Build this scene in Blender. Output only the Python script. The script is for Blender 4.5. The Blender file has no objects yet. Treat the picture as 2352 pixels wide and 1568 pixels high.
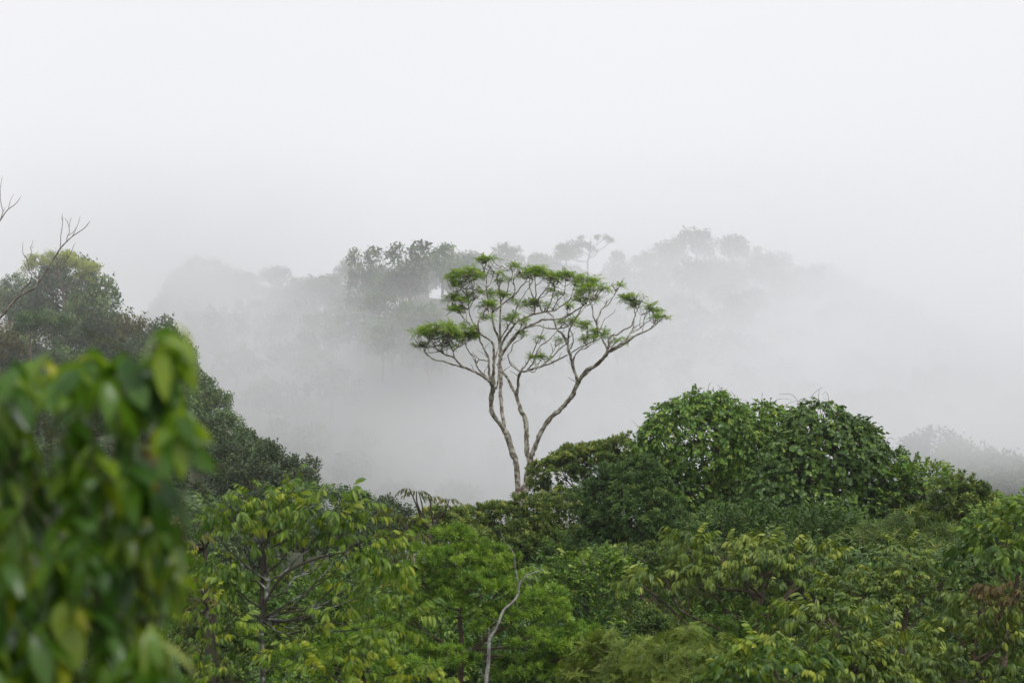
import bpy, math
import numpy as np

# ----------------------------------------------------------------------------- camera, sky, sun, exposure
S = bpy.context.scene
COL = S.collection
S.render.engine = 'CYCLES'
cam_d = bpy.data.cameras.new('camera')
cam = bpy.data.objects.new('camera', cam_d)
COL.objects.link(cam)
cam.location = (0, 0, 0)
cam.rotation_euler = (math.radians(90), 0, 0)
cam_d.lens = 85
cam_d.sensor_width = 36
cam_d.clip_start = 0.05
cam_d.clip_end = 3000
cam_d.dof.use_dof = True
cam_d.dof.focus_distance = 108
cam_d.dof.aperture_fstop = 3.3
S.camera = cam

SUN_EL, SUN_AZ = math.radians(54), math.radians(150)     # high, behind the camera and to its right
W = bpy.data.worlds.new("World")
S.world = W
W.use_nodes = True
nt = W.node_tree
bg = nt.nodes['Background']
sky = nt.nodes.new('ShaderNodeTexSky')
sky.sky_type = 'NISHITA'
sky.sun_disc = False
sky.sun_elevation = SUN_EL
sky.sun_rotation = SUN_AZ
sky.dust_density = 6
sky.ozone_density = 0.5
hsv = nt.nodes.new('ShaderNodeHueSaturation')
hsv.inputs['Saturation'].default_value = 0.06
nt.links.new(sky.outputs['Color'], hsv.inputs['Color'])
# cloud cover: broad soft brightness variation over the whole sky
tc = nt.nodes.new('ShaderNodeTexCoord')
ns = nt.nodes.new('ShaderNodeTexNoise')
ns.inputs['Scale'].default_value = 1.6
ns.inputs['Detail'].default_value = 3
nt.links.new(tc.outputs['Generated'], ns.inputs['Vector'])
rp = nt.nodes.new('ShaderNodeValToRGB')
rp.color_ramp.elements[0].position = 0.3
rp.color_ramp.elements[0].color = (7.05, 7.1, 7.4, 1)
rp.color_ramp.elements[1].position = 0.7
rp.color_ramp.elements[1].color = (7.75, 7.8, 8.08, 1)
nt.links.new(ns.outputs['Fac'], rp.inputs['Fac'])
mx = nt.nodes.new('ShaderNodeMix')
mx.data_type = 'RGBA'
mx.inputs['Factor'].default_value = 0.9
nt.links.new(hsv.outputs['Color'], mx.inputs[6])
nt.links.new(rp.outputs['Color'], mx.inputs[7])
nt.links.new(mx.outputs[2], bg.inputs['Color'])
bg.inputs['Strength'].default_value = 0.1

sun_d = bpy.data.lights.new('sun', 'SUN')
sun_d.energy = 1.5
sun_d.angle = math.radians(25)
sun_d.color = (1.0, 0.985, 0.965)
sun = bpy.data.objects.new('sun', sun_d)
COL.objects.link(sun)
sun.rotation_euler = (math.radians(90) - SUN_EL, 0, math.pi - SUN_AZ)

S.view_settings.view_transform = 'Standard'
S.view_settings.look = 'None'
S.view_settings.gamma = 1
S.view_settings.exposure = 0.38
c = S.cycles
c.use_denoising = True
c.max_bounces = 9
c.diffuse_bounces = 3
c.glossy_bounces = 2
c.transmission_bounces = 4
c.volume_bounces = 6
c.transparent_max_bounces = 8
c.use_adaptive_sampling = True
c.adaptive_threshold = 0.01
c.volume_step_rate = 1.0
c.caustics_reflective = False
c.caustics_refractive = False

# ----------------------------------------------------------------------------- helpers
rng = np.random.default_rng(11)
K = 36 / 85 / 2352.0               # metres per photograph pixel and metre of distance (pixels of the 2352-wide view)


def at(px, py, d):
    return np.array([(px - 1176) * K * d, d, (784 - py) * K * d])


def nrm(v):
    v = np.asarray(v, float)
    return v / np.maximum(np.linalg.norm(v, axis=-1, keepdims=True), 1e-9)


def mesh_from(name, V, F, mat, tint=None, smooth=False):
    """V (n,3), F (m,3) triangles or (m,4) quads -> mesh."""
    me = bpy.data.meshes.new(name)
    V = np.ascontiguousarray(V, np.float32)
    F = np.ascontiguousarray(F, np.int32)
    k = F.shape[1]
    me.vertices.add(len(V))
    me.vertices.foreach_set('co', V.ravel())
    me.loops.add(F.size)
    me.loops.foreach_set('vertex_index', F.ravel())
    me.polygons.add(len(F))
    me.polygons.foreach_set('loop_start', np.arange(0, F.size, k, dtype=np.int32))
    if smooth:
        me.polygons.foreach_set('use_smooth', np.ones(len(F), bool))
    if tint is not None:
        a = me.attributes.new('tint', 'FLOAT', 'FACE')
        a.data.foreach_set('value', np.ascontiguousarray(tint, np.float32))
    me.materials.append(mat)
    me.update(calc_edges=True)
    return me


def put(name, me, parent=None, loc=None):
    o = bpy.data.objects.new(name, me)
    COL.objects.link(o)
    if parent is not None:
        o.parent = parent
    if loc is not None:
        o.location = loc
    return o


def tag(o, label, cat, group=None, kind=None):
    if label:
        o['label'] = label
    if cat:
        o['category'] = cat
    if group:
        o['group'] = group
    if kind:
        o['kind'] = kind
    return o


def thing(name, loc, label, cat, group=None):
    o = bpy.data.objects.new(name, None)
    COL.objects.link(o)
    o.location = tuple(loc)
    o.empty_display_size = 0.5
    return tag(o, label, cat, group)


def dup(root, loc, rotz, scale, label=None, group=None):
    r = root.copy()
    COL.objects.link(r)
    r.location = tuple(loc)
    r.rotation_euler = (0, 0, rotz)
    r.scale = scale if hasattr(scale, '__len__') else (scale,) * 3
    if label:
        r['label'] = label
    if group:
        r['group'] = group
    for ch in list(root.children):
        k = ch.copy()
        COL.objects.link(k)
        k.parent = r
    return r


# ----------------------------------------------------------------------------- materials
def leaf_mat(name, stops, rough=0.45, trans=0.3, spec=0.28, warm=(2.0, 1.78, 1.2), vary=0.0):
    m = bpy.data.materials.new(name)
    m.use_nodes = True
    t = m.node_tree
    p = t.nodes['Principled BSDF']
    at_ = t.nodes.new('ShaderNodeAttribute')
    at_.attribute_name = 'tint'
    r = t.nodes.new('ShaderNodeValToRGB')
    els = r.color_ramp.elements
    while len(els) < len(stops):
        els.new(0.5)
    for e, (pos, col) in zip(els, stops):
        e.position = pos
        e.color = (col[0] * warm[0], col[1] * warm[1], col[2] * warm[2], 1)
    t.links.new(at_.outputs['Fac'], r.inputs['Fac'])
    col = r.outputs['Color']
    if vary:                                         # each tree of a wood has its own shade of green
        oi = t.nodes.new('ShaderNodeObjectInfo')
        mr_ = t.nodes.new('ShaderNodeMapRange')
        mr_.inputs['To Min'].default_value = 1 - vary
        mr_.inputs['To Max'].default_value = 1 + vary
        t.links.new(oi.outputs['Random'], mr_.inputs['Value'])
        hs = t.nodes.new('ShaderNodeHueSaturation')
        t.links.new(mr_.outputs['Result'], hs.inputs['Value'])
        t.links.new(col, hs.inputs['Color'])
        col = hs.outputs['Color']
    t.links.new(col, p.inputs['Base Color'])
    p.inputs['Roughness'].default_value = rough
    p.inputs['Specular IOR Level'].default_value = spec
    tr = t.nodes.new('ShaderNodeBsdfTranslucent')
    mul = t.nodes.new('ShaderNodeMix')
    mul.data_type = 'RGBA'
    mul.blend_type = 'MULTIPLY'
    mul.inputs['Factor'].default_value = 1
    mul.inputs[7].default_value = (1.5, 1.45, 0.6, 1)
    t.links.new(col, mul.inputs[6])
    t.links.new(mul.outputs[2], tr.inputs['Color'])
    ms = t.nodes.new('ShaderNodeMixShader')
    ms.inputs['Fac'].default_value = trans
    t.links.new(p.outputs['BSDF'], ms.inputs[1])
    t.links.new(tr.outputs['BSDF'], ms.inputs[2])
    t.links.new(ms.outputs['Shader'], t.nodes['Material Output'].inputs['Surface'])
    return m


def bark_mat(name, base, pale, patch, scale=3.0, pale_amt=0.5, patch_amt=0.62):
    m = bpy.data.materials.new(name)
    m.use_nodes = True
    t = m.node_tree
    p = t.nodes['Principled BSDF']
    co = t.nodes.new('ShaderNodeTexCoord')

    def noise(sc, det, off):
        mp = t.nodes.new('ShaderNodeMapping')
        mp.inputs['Location'].default_value = (off, off * 2, off * 3)
        t.links.new(co.outputs['Object'], mp.inputs['Vector'])
        n = t.nodes.new('ShaderNodeTexNoise')
        n.inputs['Scale'].default_value = sc
        n.inputs['Detail'].default_value = det
        n.inputs['Roughness'].default_value = 0.65
        t.links.new(mp.outputs['Vector'], n.inputs['Vector'])
        return n

    def mix(fac, a, b, lo, hi):
        r = t.nodes.new('ShaderNodeMapRange')
        r.inputs['From Min'].default_value = lo
        r.inputs['From Max'].default_value = hi
        t.links.new(fac, r.inputs['Value'])
        x = t.nodes.new('ShaderNodeMix')
        x.data_type = 'RGBA'
        t.links.new(r.outputs['Result'], x.inputs['Factor'])
        if isinstance(a, tuple):
            x.inputs[6].default_value = (*a, 1)
        else:
            t.links.new(a, x.inputs[6])
        if isinstance(b, tuple):
            x.inputs[7].default_value = (*b, 1)
        else:
            t.links.new(b, x.inputs[7])
        return x.outputs[2]
    n1, n2, n3 = noise(scale, 4, 0), noise(scale * 0.6, 3, 7.3), noise(scale * 7, 4, 3.1)
    col = mix(n2.outputs['Fac'], base, patch, patch_amt - 0.06, patch_amt + 0.06)
    col = mix(n1.outputs['Fac'], col, pale, pale_amt - 0.05, pale_amt + 0.07)
    dark = tuple(v * 0.45 for v in base)
    col = mix(n3.outputs['Fac'], dark, col, 0.32, 0.5)
    t.links.new(col, p.inputs['Base Color'])
    p.inputs['Roughness'].default_value = 0.85
    p.inputs['Specular IOR Level'].default_value = 0.2
    bp = t.nodes.new('ShaderNodeBump')
    bp.inputs['Strength'].default_value = 0.6
    bp.inputs['Distance'].default_value = 0.02
    t.links.new(n3.outputs['Fac'], bp.inputs['Height'])
    t.links.new(bp.outputs['Normal'], p.inputs['Normal'])
    return m


M_BARK_PALE = bark_mat('lichen_bark', (0.135, 0.11, 0.085), (0.40, 0.39, 0.32), (0.10, 0.06, 0.045), 5.0, 0.5, 0.54)
M_BARK_DEAD = bark_mat('dead_bark', (0.13, 0.11, 0.09), (0.26, 0.24, 0.20), (0.08, 0.07, 0.055), 3.0, 0.5, 0.6)
M_BARK_SNAG = bark_mat('snag_bark', (0.17, 0.155, 0.14), (0.33, 0.32, 0.30), (0.12, 0.11, 0.09), 4.0, 0.48, 0.6)
M_BARK_DARK = bark_mat('dark_bark', (0.055, 0.045, 0.035), (0.14, 0.13, 0.11), (0.035, 0.028, 0.02), 3.0, 0.62, 0.6)
M_BARK_BROWN = bark_mat('brown_bark', (0.12, 0.085, 0.06), (0.22, 0.19, 0.15), (0.08, 0.055, 0.04), 3.0, 0.58, 0.6)
M_STEM = bark_mat('green_stem', (0.06, 0.07, 0.025), (0.10, 0.11, 0.05), (0.06, 0.05, 0.025), 6.0, .6, .6)
M_BARK_SPOT = bark_mat('spotted_bark', (0.05, 0.045, 0.035), (0.36, 0.36, 0.34), (0.04, 0.033, 0.025), 2.2, 0.56, 0.6)

M_MAIN = leaf_mat('bright_feathery_leaves', [(0, (.065, .125, .018)), (.5, (.17, .28, .032)), (1, (.29, .38, .07))], .5, .55, warm=(1.08, 1.06, 1))
M_VINE = leaf_mat('vine_leaves', [(0, (.022, .056, .013)), (.55, (.054, .118, .024)), (.85, (.098, .165, .033)), (1, (.14, .185, .045))], .42, .26)
M_VINE2 = leaf_mat('dark_vine_leaves', [(0, (.018, .044, .012)), (.6, (.043, .088, .024)), (.88, (.065, .125, .03)), (1, (.11, .16, .04))], .35, .2)
M_OLIVE = leaf_mat('olive_leaves', [(0, (.022, .046, .012)), (.5, (.05, .09, .024)), (.85, (.098, .146, .042)), (1, (.19, .21, .08))], .4, .25)
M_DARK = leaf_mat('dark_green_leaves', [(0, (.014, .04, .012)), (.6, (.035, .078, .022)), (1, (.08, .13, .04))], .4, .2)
M_FINE = leaf_mat('bright_green_needles', [(0, (.032, .08, .014)), (.5, (.075, .15, .02)), (1, (.15, .235, .04))], .5, .35)
M_FEATHER = leaf_mat('yellow_green_feather_leaves', [(0, (.035, .066, .014)), (.5, (.076, .122, .024)), (1, (.135, .175, .05))], .5, .3)
M_SAP = leaf_mat('sapling_leaves', [(0, (.022, .055, .012)), (.5, (.058, .112, .02)), (.8, (.105, .165, .024)), (1, (.175, .215, .035))], .38, .35)
M_DROOP = leaf_mat('drooping_leaves', [(0, (.026, .052, .013)), (.55, (.062, .104, .022)), (.85, (.10, .148, .028)), (1, (.155, .185, .04))], .38, .24)
M_LONG = leaf_mat('long_hanging_leaves', [(0, (.03, .05, .016)), (.6, (.07, .09, .025)), (.85, (.10, .11, .03)), (1, (.14, .085, .03))], .4, .3)
M_RUST = leaf_mat('rusty_leaves', [(0, (.028, .025, .013)), (.5, (.045, .038, .018)), (1, (.075, .06, .026))], .5, .25)
M_FRONT = leaf_mat('broad_glossy_leaves', [(0, (.022, .07, .012)), (.4, (.06, .145, .018)), (.75, (.15, .24, .024)), (.985, (.27, .30, .035)), (1, (.13, .11, .045))], .26, .45, .5, warm=(1.55, 1.35, 1.05))
M_RIDGE = leaf_mat('ridge_leaves', [(0, (.016, .032, .010)), (.5, (.045, .074, .022)), (.9, (.09, .115, .035)), (1, (.12, .12, .04))], .5, .2, warm=(1.3, 1.4, 1.2), vary=.5)
M_RIDGE2 = leaf_mat('ridge_green_leaves', [(0, (.018, .042, .014)), (.5, (.045, .082, .024)), (1, (.09, .13, .04))], .5, .2, warm=(1.5, 1.5, 1.2), vary=.4)
M_PALE = leaf_mat('pale_umbrella_leaves', [(0, (.10, .14, .045)), (.5, (.16, .21, .07)), (1, (.24, .28, .10))], .5, .35)
M_ORANGE = leaf_mat('flushing_leaves', [(0, (.03, .04, .012)), (.5, (.055, .062, .02)), (1, (.10, .08, .03))], .5, .2, warm=(1.5, 1.4, 1.1))
M_UNDER = leaf_mat('undergrowth_leaves', [(0, (.008, .02, .006)), (.6, (.02, .042, .011)), (1, (.045, .075, .02))], .5, .15)  # darkened greens: shade beneath the crowns is put into the leaf colour

m = bpy.data.materials.new('forest_floor')
m.use_nodes = True
t = m.node_tree
p = t.nodes['Principled BSDF']
n = t.nodes.new('ShaderNodeTexNoise')
n.inputs['Scale'].default_value = 0.35
n.inputs['Detail'].default_value = 6
r = t.nodes.new('ShaderNodeValToRGB')
r.color_ramp.elements[0].position = .35
r.color_ramp.elements[0].color = (.018, .026, .010, 1)
r.color_ramp.elements[1].position = .65
r.color_ramp.elements[1].color = (.05, .06, .022, 1)
tcg = t.nodes.new('ShaderNodeTexCoord')
t.links.new(tcg.outputs['Object'], n.inputs['Vector'])
t.links.new(n.outputs['Fac'], r.inputs['Fac'])
t.links.new(r.outputs['Color'], p.inputs['Base Color'])
p.inputs['Roughness'].default_value = .95
M_FLOOR = m

# ----------------------------------------------------------------------------- ground
HY = [-60, 0, 3, 8, 20, 40, 70, 100, 125, 150, 185, 240, 300, 450, 560, 640, 720, 860]
HZ = [-1.7, -1.7, -1.9, -3.6, -7.0, -9.4, -10.6, -11.2, -14, -22, -33, -40, -40, -26, -8, 0, 0, -10]
CX = [-420, -150, -95, -70, -55, -30, -12, 20, 40, 60, 80, 105, 130, 170, 420]      # crest height along the far hill
CZ = [4, 5, 5, 7, 4, 9, 12, 9, 10, 15, 12, 6, 0, -14, -22]


def terrain(x, y):
    x = np.asarray(x, float)
    y = np.asarray(y, float)
    z = np.interp(y, HY, HZ)
    far = np.clip((y - 330) / 280, 0, 1)
    far = far * far * (3 - 2 * far)
    z = z + far * np.interp(x * 640 / np.maximum(y, 100), CX, CZ)
    z = z + 22 * np.exp(-((x + 20) / 17) ** 2 - ((y - 490) / 62) ** 2)
    z = z + 1.8 * np.exp(-((x - 16) / 14) ** 2 - ((y - 97) / 16) ** 2)
    yc = np.clip(182 + (-x - 16) * 2.3, 165, 330)
    sp = np.interp(x, [-300, -140, -75, -52, -40, -31, -24, -16, -8, 0, 8, 30], [22, 12, 4, -1.5, -5.5, -8.5, -11.5, -14.5, -16.5, -20, -30, -60])
    sp = sp - 9 * ((y - yc) / 42) ** 2
    rs = np.interp(x, [12, 25, 33, 45, 70, 120, 300], [-70, -30, -16.5, -14, -14, -14, -14]) - 8 * ((y - 215) / 40) ** 2
    z = np.maximum(z, np.maximum(sp, rs))
    z = z + 0.5 * np.sin(x * .21 + y * .13) * np.clip((y - 20) / 40, 0, 1) + 1.2 * np.sin(x * .07 - y * .05) * np.clip((y - 150) / 60, 0, 1)
    return z


gx = np.linspace(-430, 430, 173)
gy = np.concatenate([np.linspace(-55, 130, 75), np.linspace(134, 870, 150)])
GX, GY = np.meshgrid(gx, gy)
GV = np.stack([GX, GY, terrain(GX, GY)], -1).reshape(-1, 3)
ii, jj = np.meshgrid(np.arange(len(gy) - 1), np.arange(len(gx) - 1), indexing='ij')
a0 = (ii * len(gx) + jj).ravel()
GF = np.stack([a0, a0 + 1, a0 + len(gx) + 1, a0 + len(gx)], -1)
tag(put('ground', mesh_from('ground', GV, GF, M_FLOOR, smooth=True)), 'dark forest floor dropping into the valley and rising to the misty hill', None, kind='structure')


# ----------------------------------------------------------------------------- tubes
def smooth_path(P, R, n=4):
    """Catmull-Rom through the points P with radii R."""
    P = np.asarray(P, float)
    R = np.asarray(R, float)
    if len(P) < 3:
        t_ = np.linspace(0, 1, n + 1)[:, None]
        return P[0] * (1 - t_) + P[-1] * t_, R[0] * (1 - t_[:, 0]) + R[-1] * t_[:, 0]
    Q = np.vstack([2 * P[0] - P[1], P, 2 * P[-1] - P[-2]])
    out, ro = [], []
    for i in range(1, len(Q) - 2):
        for s in np.arange(n) / n:
            a, b, c_, d_ = Q[i - 1], Q[i], Q[i + 1], Q[i + 2]
            out.append(.5 * (2 * b + (c_ - a) * s + (2 * a - 5 * b + 4 * c_ - d_) * s * s + (3 * b - a - 3 * c_ + d_) * s ** 3))
            ro.append(R[i - 1] * (1 - s) + R[i] * s)
    out.append(P[-1])
    ro.append(R[-1])
    return np.array(out), np.array(ro)


class Tubes:
    def __init__(self):
        self.V, self.F, self.n = [], [], 0

    def add(self, P, R, sides=7, rough=0.0):
        P = np.asarray(P, float)
        R = np.asarray(R, float)
        m_ = len(P)
        T = np.gradient(P, axis=0)
        T = nrm(T)
        u = np.cross(T[0], [0.13, 0.9, 0.2])
        if np.linalg.norm(u) < 1e-3:
            u = np.cross(T[0], [1, 0, 0])
        u = nrm(u)
        ang = np.arange(sides) / sides * 2 * math.pi
        rings = []
        for i in range(m_):
            u = nrm(u - T[i] * np.dot(u, T[i]))
            v = np.cross(T[i], u)
            rr = R[i] * (1 + (rng.uniform(-rough, rough, sides) if rough else 0))
            rings.append(P[i] + (np.cos(ang) * rr)[:, None] * u + (np.sin(ang) * rr)[:, None] * v)
        V = np.vstack(rings + [P[-1:] + T[-1] * R[-1]])
        i_, j_ = np.meshgrid(np.arange(m_ - 1), np.arange(sides), indexing='ij')
        a = (i_ * sides + j_).ravel()
        b = (i_ * sides + (j_ + 1) % sides).ravel()
        tri = np.vstack([np.stack([a, b, b + sides], -1), np.stack([a, b + sides, a + sides], -1)])
        e = (m_ - 1) * sides
        k = np.arange(sides)
        tri = np.vstack([tri, np.stack([e + k, e + (k + 1) % sides, np.full(sides, m_ * sides)], -1)])
        self.V.append(V)
        self.F.append(tri + self.n)
        self.n += len(V)

    def build(self, name, mat, parent, org):
        V = np.vstack(self.V) - np.asarray(org)
        return put(name, mesh_from(name, V, np.vstack(self.F), mat, smooth=True), parent)


# ----------------------------------------------------------------------------- leaves and sprigs (growth along +Y, upper face +Z)
def leaf(L, Wd, prof=(0.55, 1.0, 0.7), fold=0.25, curl=0.15, tip=1.0):
    """one blade: base point, cross-sections left/mid/right, tip; returns V, F(tri)."""
    V = [[0, 0, 0]]
    k = len(prof)
    for i, w in enumerate(prof):
        s = (i + 1) / (k + 1) * tip
        z = -curl * L * s * s
        h = Wd * .5 * w
        V += [[-h, s * L, z + fold * h], [0, s * L, z], [h, s * L, z + fold * h]]
    V.append([0, L, -curl * L])
    F = [[0, 2, 1], [0, 3, 2]]
    for i in range(k - 1):
        b = 1 + 3 * i
        F += [[b, b + 1, b + 4], [b, b + 4, b + 3], [b + 1, b + 2, b + 5], [b + 1, b + 5, b + 4]]
    b = 1 + 3 * (k - 1)
    e = len(V) - 1
    F += [[b, b + 1, e], [b + 1, b + 2, e]]
    return np.array(V, float), np.array(F)


def frames(Y, UP):
    Y = nrm(Y)
    X = np.cross(Y, UP)
    bad = np.linalg.norm(X, axis=-1) < 1e-4
    if np.any(bad):
        X[bad] = np.cross(Y[bad], [1, .3, .2])
    X = nrm(X)
    Z = np.cross(X, Y)
    return np.stack([X, Y, Z], -1)          # columns


def merge(parts):
    """parts: list of (V, F, P, Ydir, UP, scale) -> template (V, F, leaf id per face)."""
    VV, FF, ID = [], [], []
    n_ = 0
    for i, (V, F, P_, Y, U, s) in enumerate(parts):
        Rm = frames(np.array([Y], float), np.array([U], float))[0]
        v = (V * s) @ Rm.T + np.array(P_)
        VV.append(v)
        FF.append(F + n_)
        ID.append(np.full(len(F), i))
        n_ += len(v)
    return np.vstack(VV), np.vstack(FF), np.concatenate(ID)


def sp_tuft(n_, L, Wd, lo=15, hi=75, r=None, prof=(.7, 1., .7), fold=.25, curl=.1):
    """rosette round the twig tip: blades at polar angles lo..hi degrees from +Y."""
    out = []
    for i in range(n_):
        a = i * 2.39996 + rng.uniform(-.3, .3)
        th = math.radians(lo + (hi - lo) * ((i + .5) / n_) ** .8 + rng.uniform(-6, 6))
        d_ = np.array([math.sin(th) * math.cos(a), math.cos(th), math.sin(th) * math.sin(a)])
        V, F = leaf(L * rng.uniform(.75, 1.15), Wd * rng.uniform(.8, 1.15), prof, fold, curl)
        out.append((V, F, np.array([0, -.15 * L * i / n_, 0]), d_, np.array([0, 1, .01]), 1))
    return merge(out)


def sp_twig(n_, L, Wd, length, hang=.9, prof=(.8, 1., .75), fold=.2, curl=.25, spread=.7):
    """leaves in two ranks along a twig (+Y), hanging by hang (0 flat .. 2 straight down)."""
    out = []
    for i in range(n_):
        s = (i + .6) / n_
        side = -1 if i % 2 else 1
        d_ = np.array([side * spread * (1 - .5 * s) + rng.normal(0, .28), .35 + .6 * s + rng.normal(0, .3), -hang * rng.uniform(.35, 1.5)])
        V, F = leaf(L * rng.uniform(.7, 1.15), Wd * rng.uniform(.8, 1.15), prof, fold, curl)
        u = np.array([side * .3 + rng.normal(0, .5), .3 + rng.normal(0, .4), 1.])
        out.append((V, F, np.array([side * .01, s * length, -.2 * length * s * s * min(hang, 1)]), d_, u, 1))
    return merge(out)


def sp_pinnate(np_, length, L, Wd, droop=.25, lift=.1, ang=.55, hang=0.0):
    """one feather leaf: opposite leaflets along a curved rachis."""
    out = []
    for i in range(np_):
        s = (i + .7) / np_
        pos = np.array([0, s * length, lift * length * s - droop * length * s * s])
        l_ = L * (1 - .5 * abs(s - .45)) * rng.uniform(.85, 1.1)
        for side in (-1, 1):
            V, F = leaf(l_, Wd, (.9, .8), .15, .12)
            out.append((V, F, pos, np.array([side, ang + .3 * s, -.1 - hang]), np.array([0, 0, 1.]), 1))
    V, F = leaf(L, Wd, (.9, .8), .15, .1)
    out.append((V, F, np.array([0, length, lift * length - droop * length]), np.array([0, 1, -.3 - hang]), np.array([0, 0, 1.]), 1))
    return merge(out)


def sp_star(k, elev=(5, 50), **kw):
    """several feather leaves radiating from one shoot tip (+Y up the shoot)."""
    VV, FF, ID = [], [], []
    n_ = 0
    nid = 0
    for i in range(k):
        V, F, I = sp_pinnate(**kw)
        a = i * 2 * math.pi / k + rng.uniform(-.35, .35)
        el = math.radians(rng.uniform(*elev))
        Y = np.array([math.cos(a) * math.cos(el), math.sin(el), math.sin(a) * math.cos(el)])
        Rm = frames(Y[None], np.array([[0, 1., .02]]))[0]
        V = (V * rng.uniform(.75, 1.1)) @ Rm.T
        VV.append(V)
        FF.append(F + n_)
        ID.append(I * 0 + nid)
        n_ += len(V)
        nid += 1
    return np.vstack(VV), np.vstack(FF), np.concatenate(ID)


def sp_cards(n_, L, Wd, rad):
    """loose bunch of broad leaves for far crowns."""
    out = []
    for i in range(n_):
        u_ = nrm(np.array([0, 1., 0]) + rng.normal(size=3) * .42)
        d_ = nrm(np.cross(u_, rng.normal(size=3)))
        V, F = leaf(L * rng.uniform(.6, 1.2), Wd * rng.uniform(.7, 1.2), (1.,), .2, .15)
        out.append((V, F, rng.normal(size=3) * rad * .45, d_, u_, 1))
    return merge(out)


def leaf_mesh(name, temps, P, Y, UP, Sc, mat, tmean=.45, tvar=.28, clump_t=None):
    P = np.asarray(P, float)
    pick = rng.integers(0, len(temps), len(P))
    VV, FF, TT = [], [], []
    n_ = 0
    R_ = frames(np.asarray(Y, float), np.asarray(UP, float))
    for ti, (V, F, I) in enumerate(temps):
        sel = np.nonzero(pick == ti)[0]
        if not len(sel):
            continue
        v = np.einsum('nij,mj->nmi', R_[sel], V) * Sc[sel][:, None, None] + P[sel][:, None, :]
        f = F[None] + (np.arange(len(sel)) * len(V))[:, None, None] + n_
        nl = I.max() + 1
        odd = rng.random((len(sel), nl)) < .008
        tl = rng.normal(tmean, tvar * .6, (len(sel), nl)) + rng.normal(0, tvar * .6, (len(sel), 1))
        if clump_t is not None:
            tl = tl + clump_t[sel][:, None]
        tl = np.where(odd, 1.0, np.clip(tl, 0, .96))
        VV.append(v.reshape(-1, 3))
        FF.append(f.reshape(-1, 3))
        TT.append(tl[:, I].ravel())
        n_ += v.shape[0] * v.shape[1]
    return mesh_from(name, np.vstack(VV), np.vstack(FF), mat, np.concatenate(TT))


def crown_points(clumps, size, dens, sub=.42, low=-.45, inner=.72, shell=0.0):
    """sprig anchors on bumpy shells of the ellipsoid clumps [(centre, radii)]; returns P, outward N, clump tint."""
    PP, NN, TT = [], [], []
    for ci, (ce, ra) in enumerate(clumps):
        ra = np.asarray(ra, float)
        rm = ra.mean()
        rs = max(sub * ra.min(), size * 1.2)
        ns_ = int(max(4, 2.6 * (rm / rs) ** 2))
        dv = nrm(rng.normal(size=(ns_ * 3, 3)))
        dv = dv[dv[:, 2] > low][:ns_]
        sc = ce + dv * ra * rng.uniform(.62, .95, (len(dv), 1))
        rsub = rs * rng.uniform(.65, 1.25, len(dv))
        area = 4 * math.pi * rsub ** 2
        cnt = np.maximum(3, (dens * area / size ** 2 * .55)).astype(int)
        idx = np.repeat(np.arange(len(dv)), cnt)
        d2 = nrm(rng.normal(size=(len(idx), 3)) + dv[idx] * .55 + np.array([0, 0, .25]))
        rad = rsub[idx] * rng.uniform(.55, 1.08, len(idx))
        p_ = sc[idx] + d2 * rad[:, None] * np.clip(ra / rm, .6, 1.3)
        nn = nrm(d2 * .7 + dv[idx] * .5)
        if shell:
            m_ = int(shell * dens * 4 * math.pi * rm ** 2 / size ** 2)
            d3 = nrm(rng.normal(size=(m_, 3)))
            d3 = d3[d3[:, 2] > low - .3]
            ph = rng.uniform(0, 6.28, 4)
            lump = 1 + .05 * np.sin(d3[:, 0] * 7 + ph[0]) * np.sin(d3[:, 2] * 8 + ph[1]) + .035 * np.sin(d3[:, 1] * 15 + ph[2] + d3[:, 0] * 13) + rng.normal(0, .035, len(d3))
            p_ = np.vstack([p_, ce + d3 * ra * lump[:, None]])
            nn = np.vstack([nn, nrm(d3 / ra)])
            idx = np.concatenate([idx, rng.integers(0, len(dv), len(d3))])
        keep = np.ones(len(p_), bool)
        for cj, (c2, r2) in enumerate(clumps):
            q = np.linalg.norm((p_ - c2) / np.asarray(r2), axis=1)
            lim = .5 if cj == ci else inner
            keep &= (q > lim) | (rng.random(len(p_)) < .06)
        PP.append(p_[keep])
        NN.append(nn[keep])
        TT.append(rng.normal(0, .13, len(dv))[idx][keep])
    return np.vstack(PP), np.vstack(NN), np.concatenate(TT)


def orient(mode, N):
    n_ = len(N)
    rd = rng.normal(size=(n_, 3))
    up = np.array([0, 0, 1.])
    if mode == 'vine':
        t_ = np.array([0, 0, -1.]) - N * (-N[:, 2:3])
        Y = nrm(nrm(t_ + 1e-3) * .9 + N * .15 + rd * .55)
        return Y, nrm(N + up * .5 + rd * .4)
    if mode == 'tuft':
        return nrm(N * .55 + up * .8 + rd * .28), nrm(rd)
    if mode == 'out':
        return nrm(N * .9 + up * .3 + rd * .35), nrm(up + rd * .4)
    if mode == 'droop':
        h = N * np.array([1, 1, .35])
        return nrm(nrm(h) + rd * .3 + up * .12), nrm(up + rd * .18)
    if mode == 'needle':
        return nrm(N * .8 + up * .65 + rd * .35), nrm(rd)
    return nrm(rd), nrm(rng.normal(size=(n_, 3)))


SPEC = {}


def spec(name, temps, mat, size, dens, mode, tmean=.45, tvar=.28, sub=.42, svar=.35, low=-.45, shell=0.0, young=0.0):
    SPEC[name] = dict(temps=temps, mat=mat, size=size, dens=dens, mode=mode, tmean=tmean, tvar=tvar, sub=sub, svar=svar, low=low, shell=shell, young=young)


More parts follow.
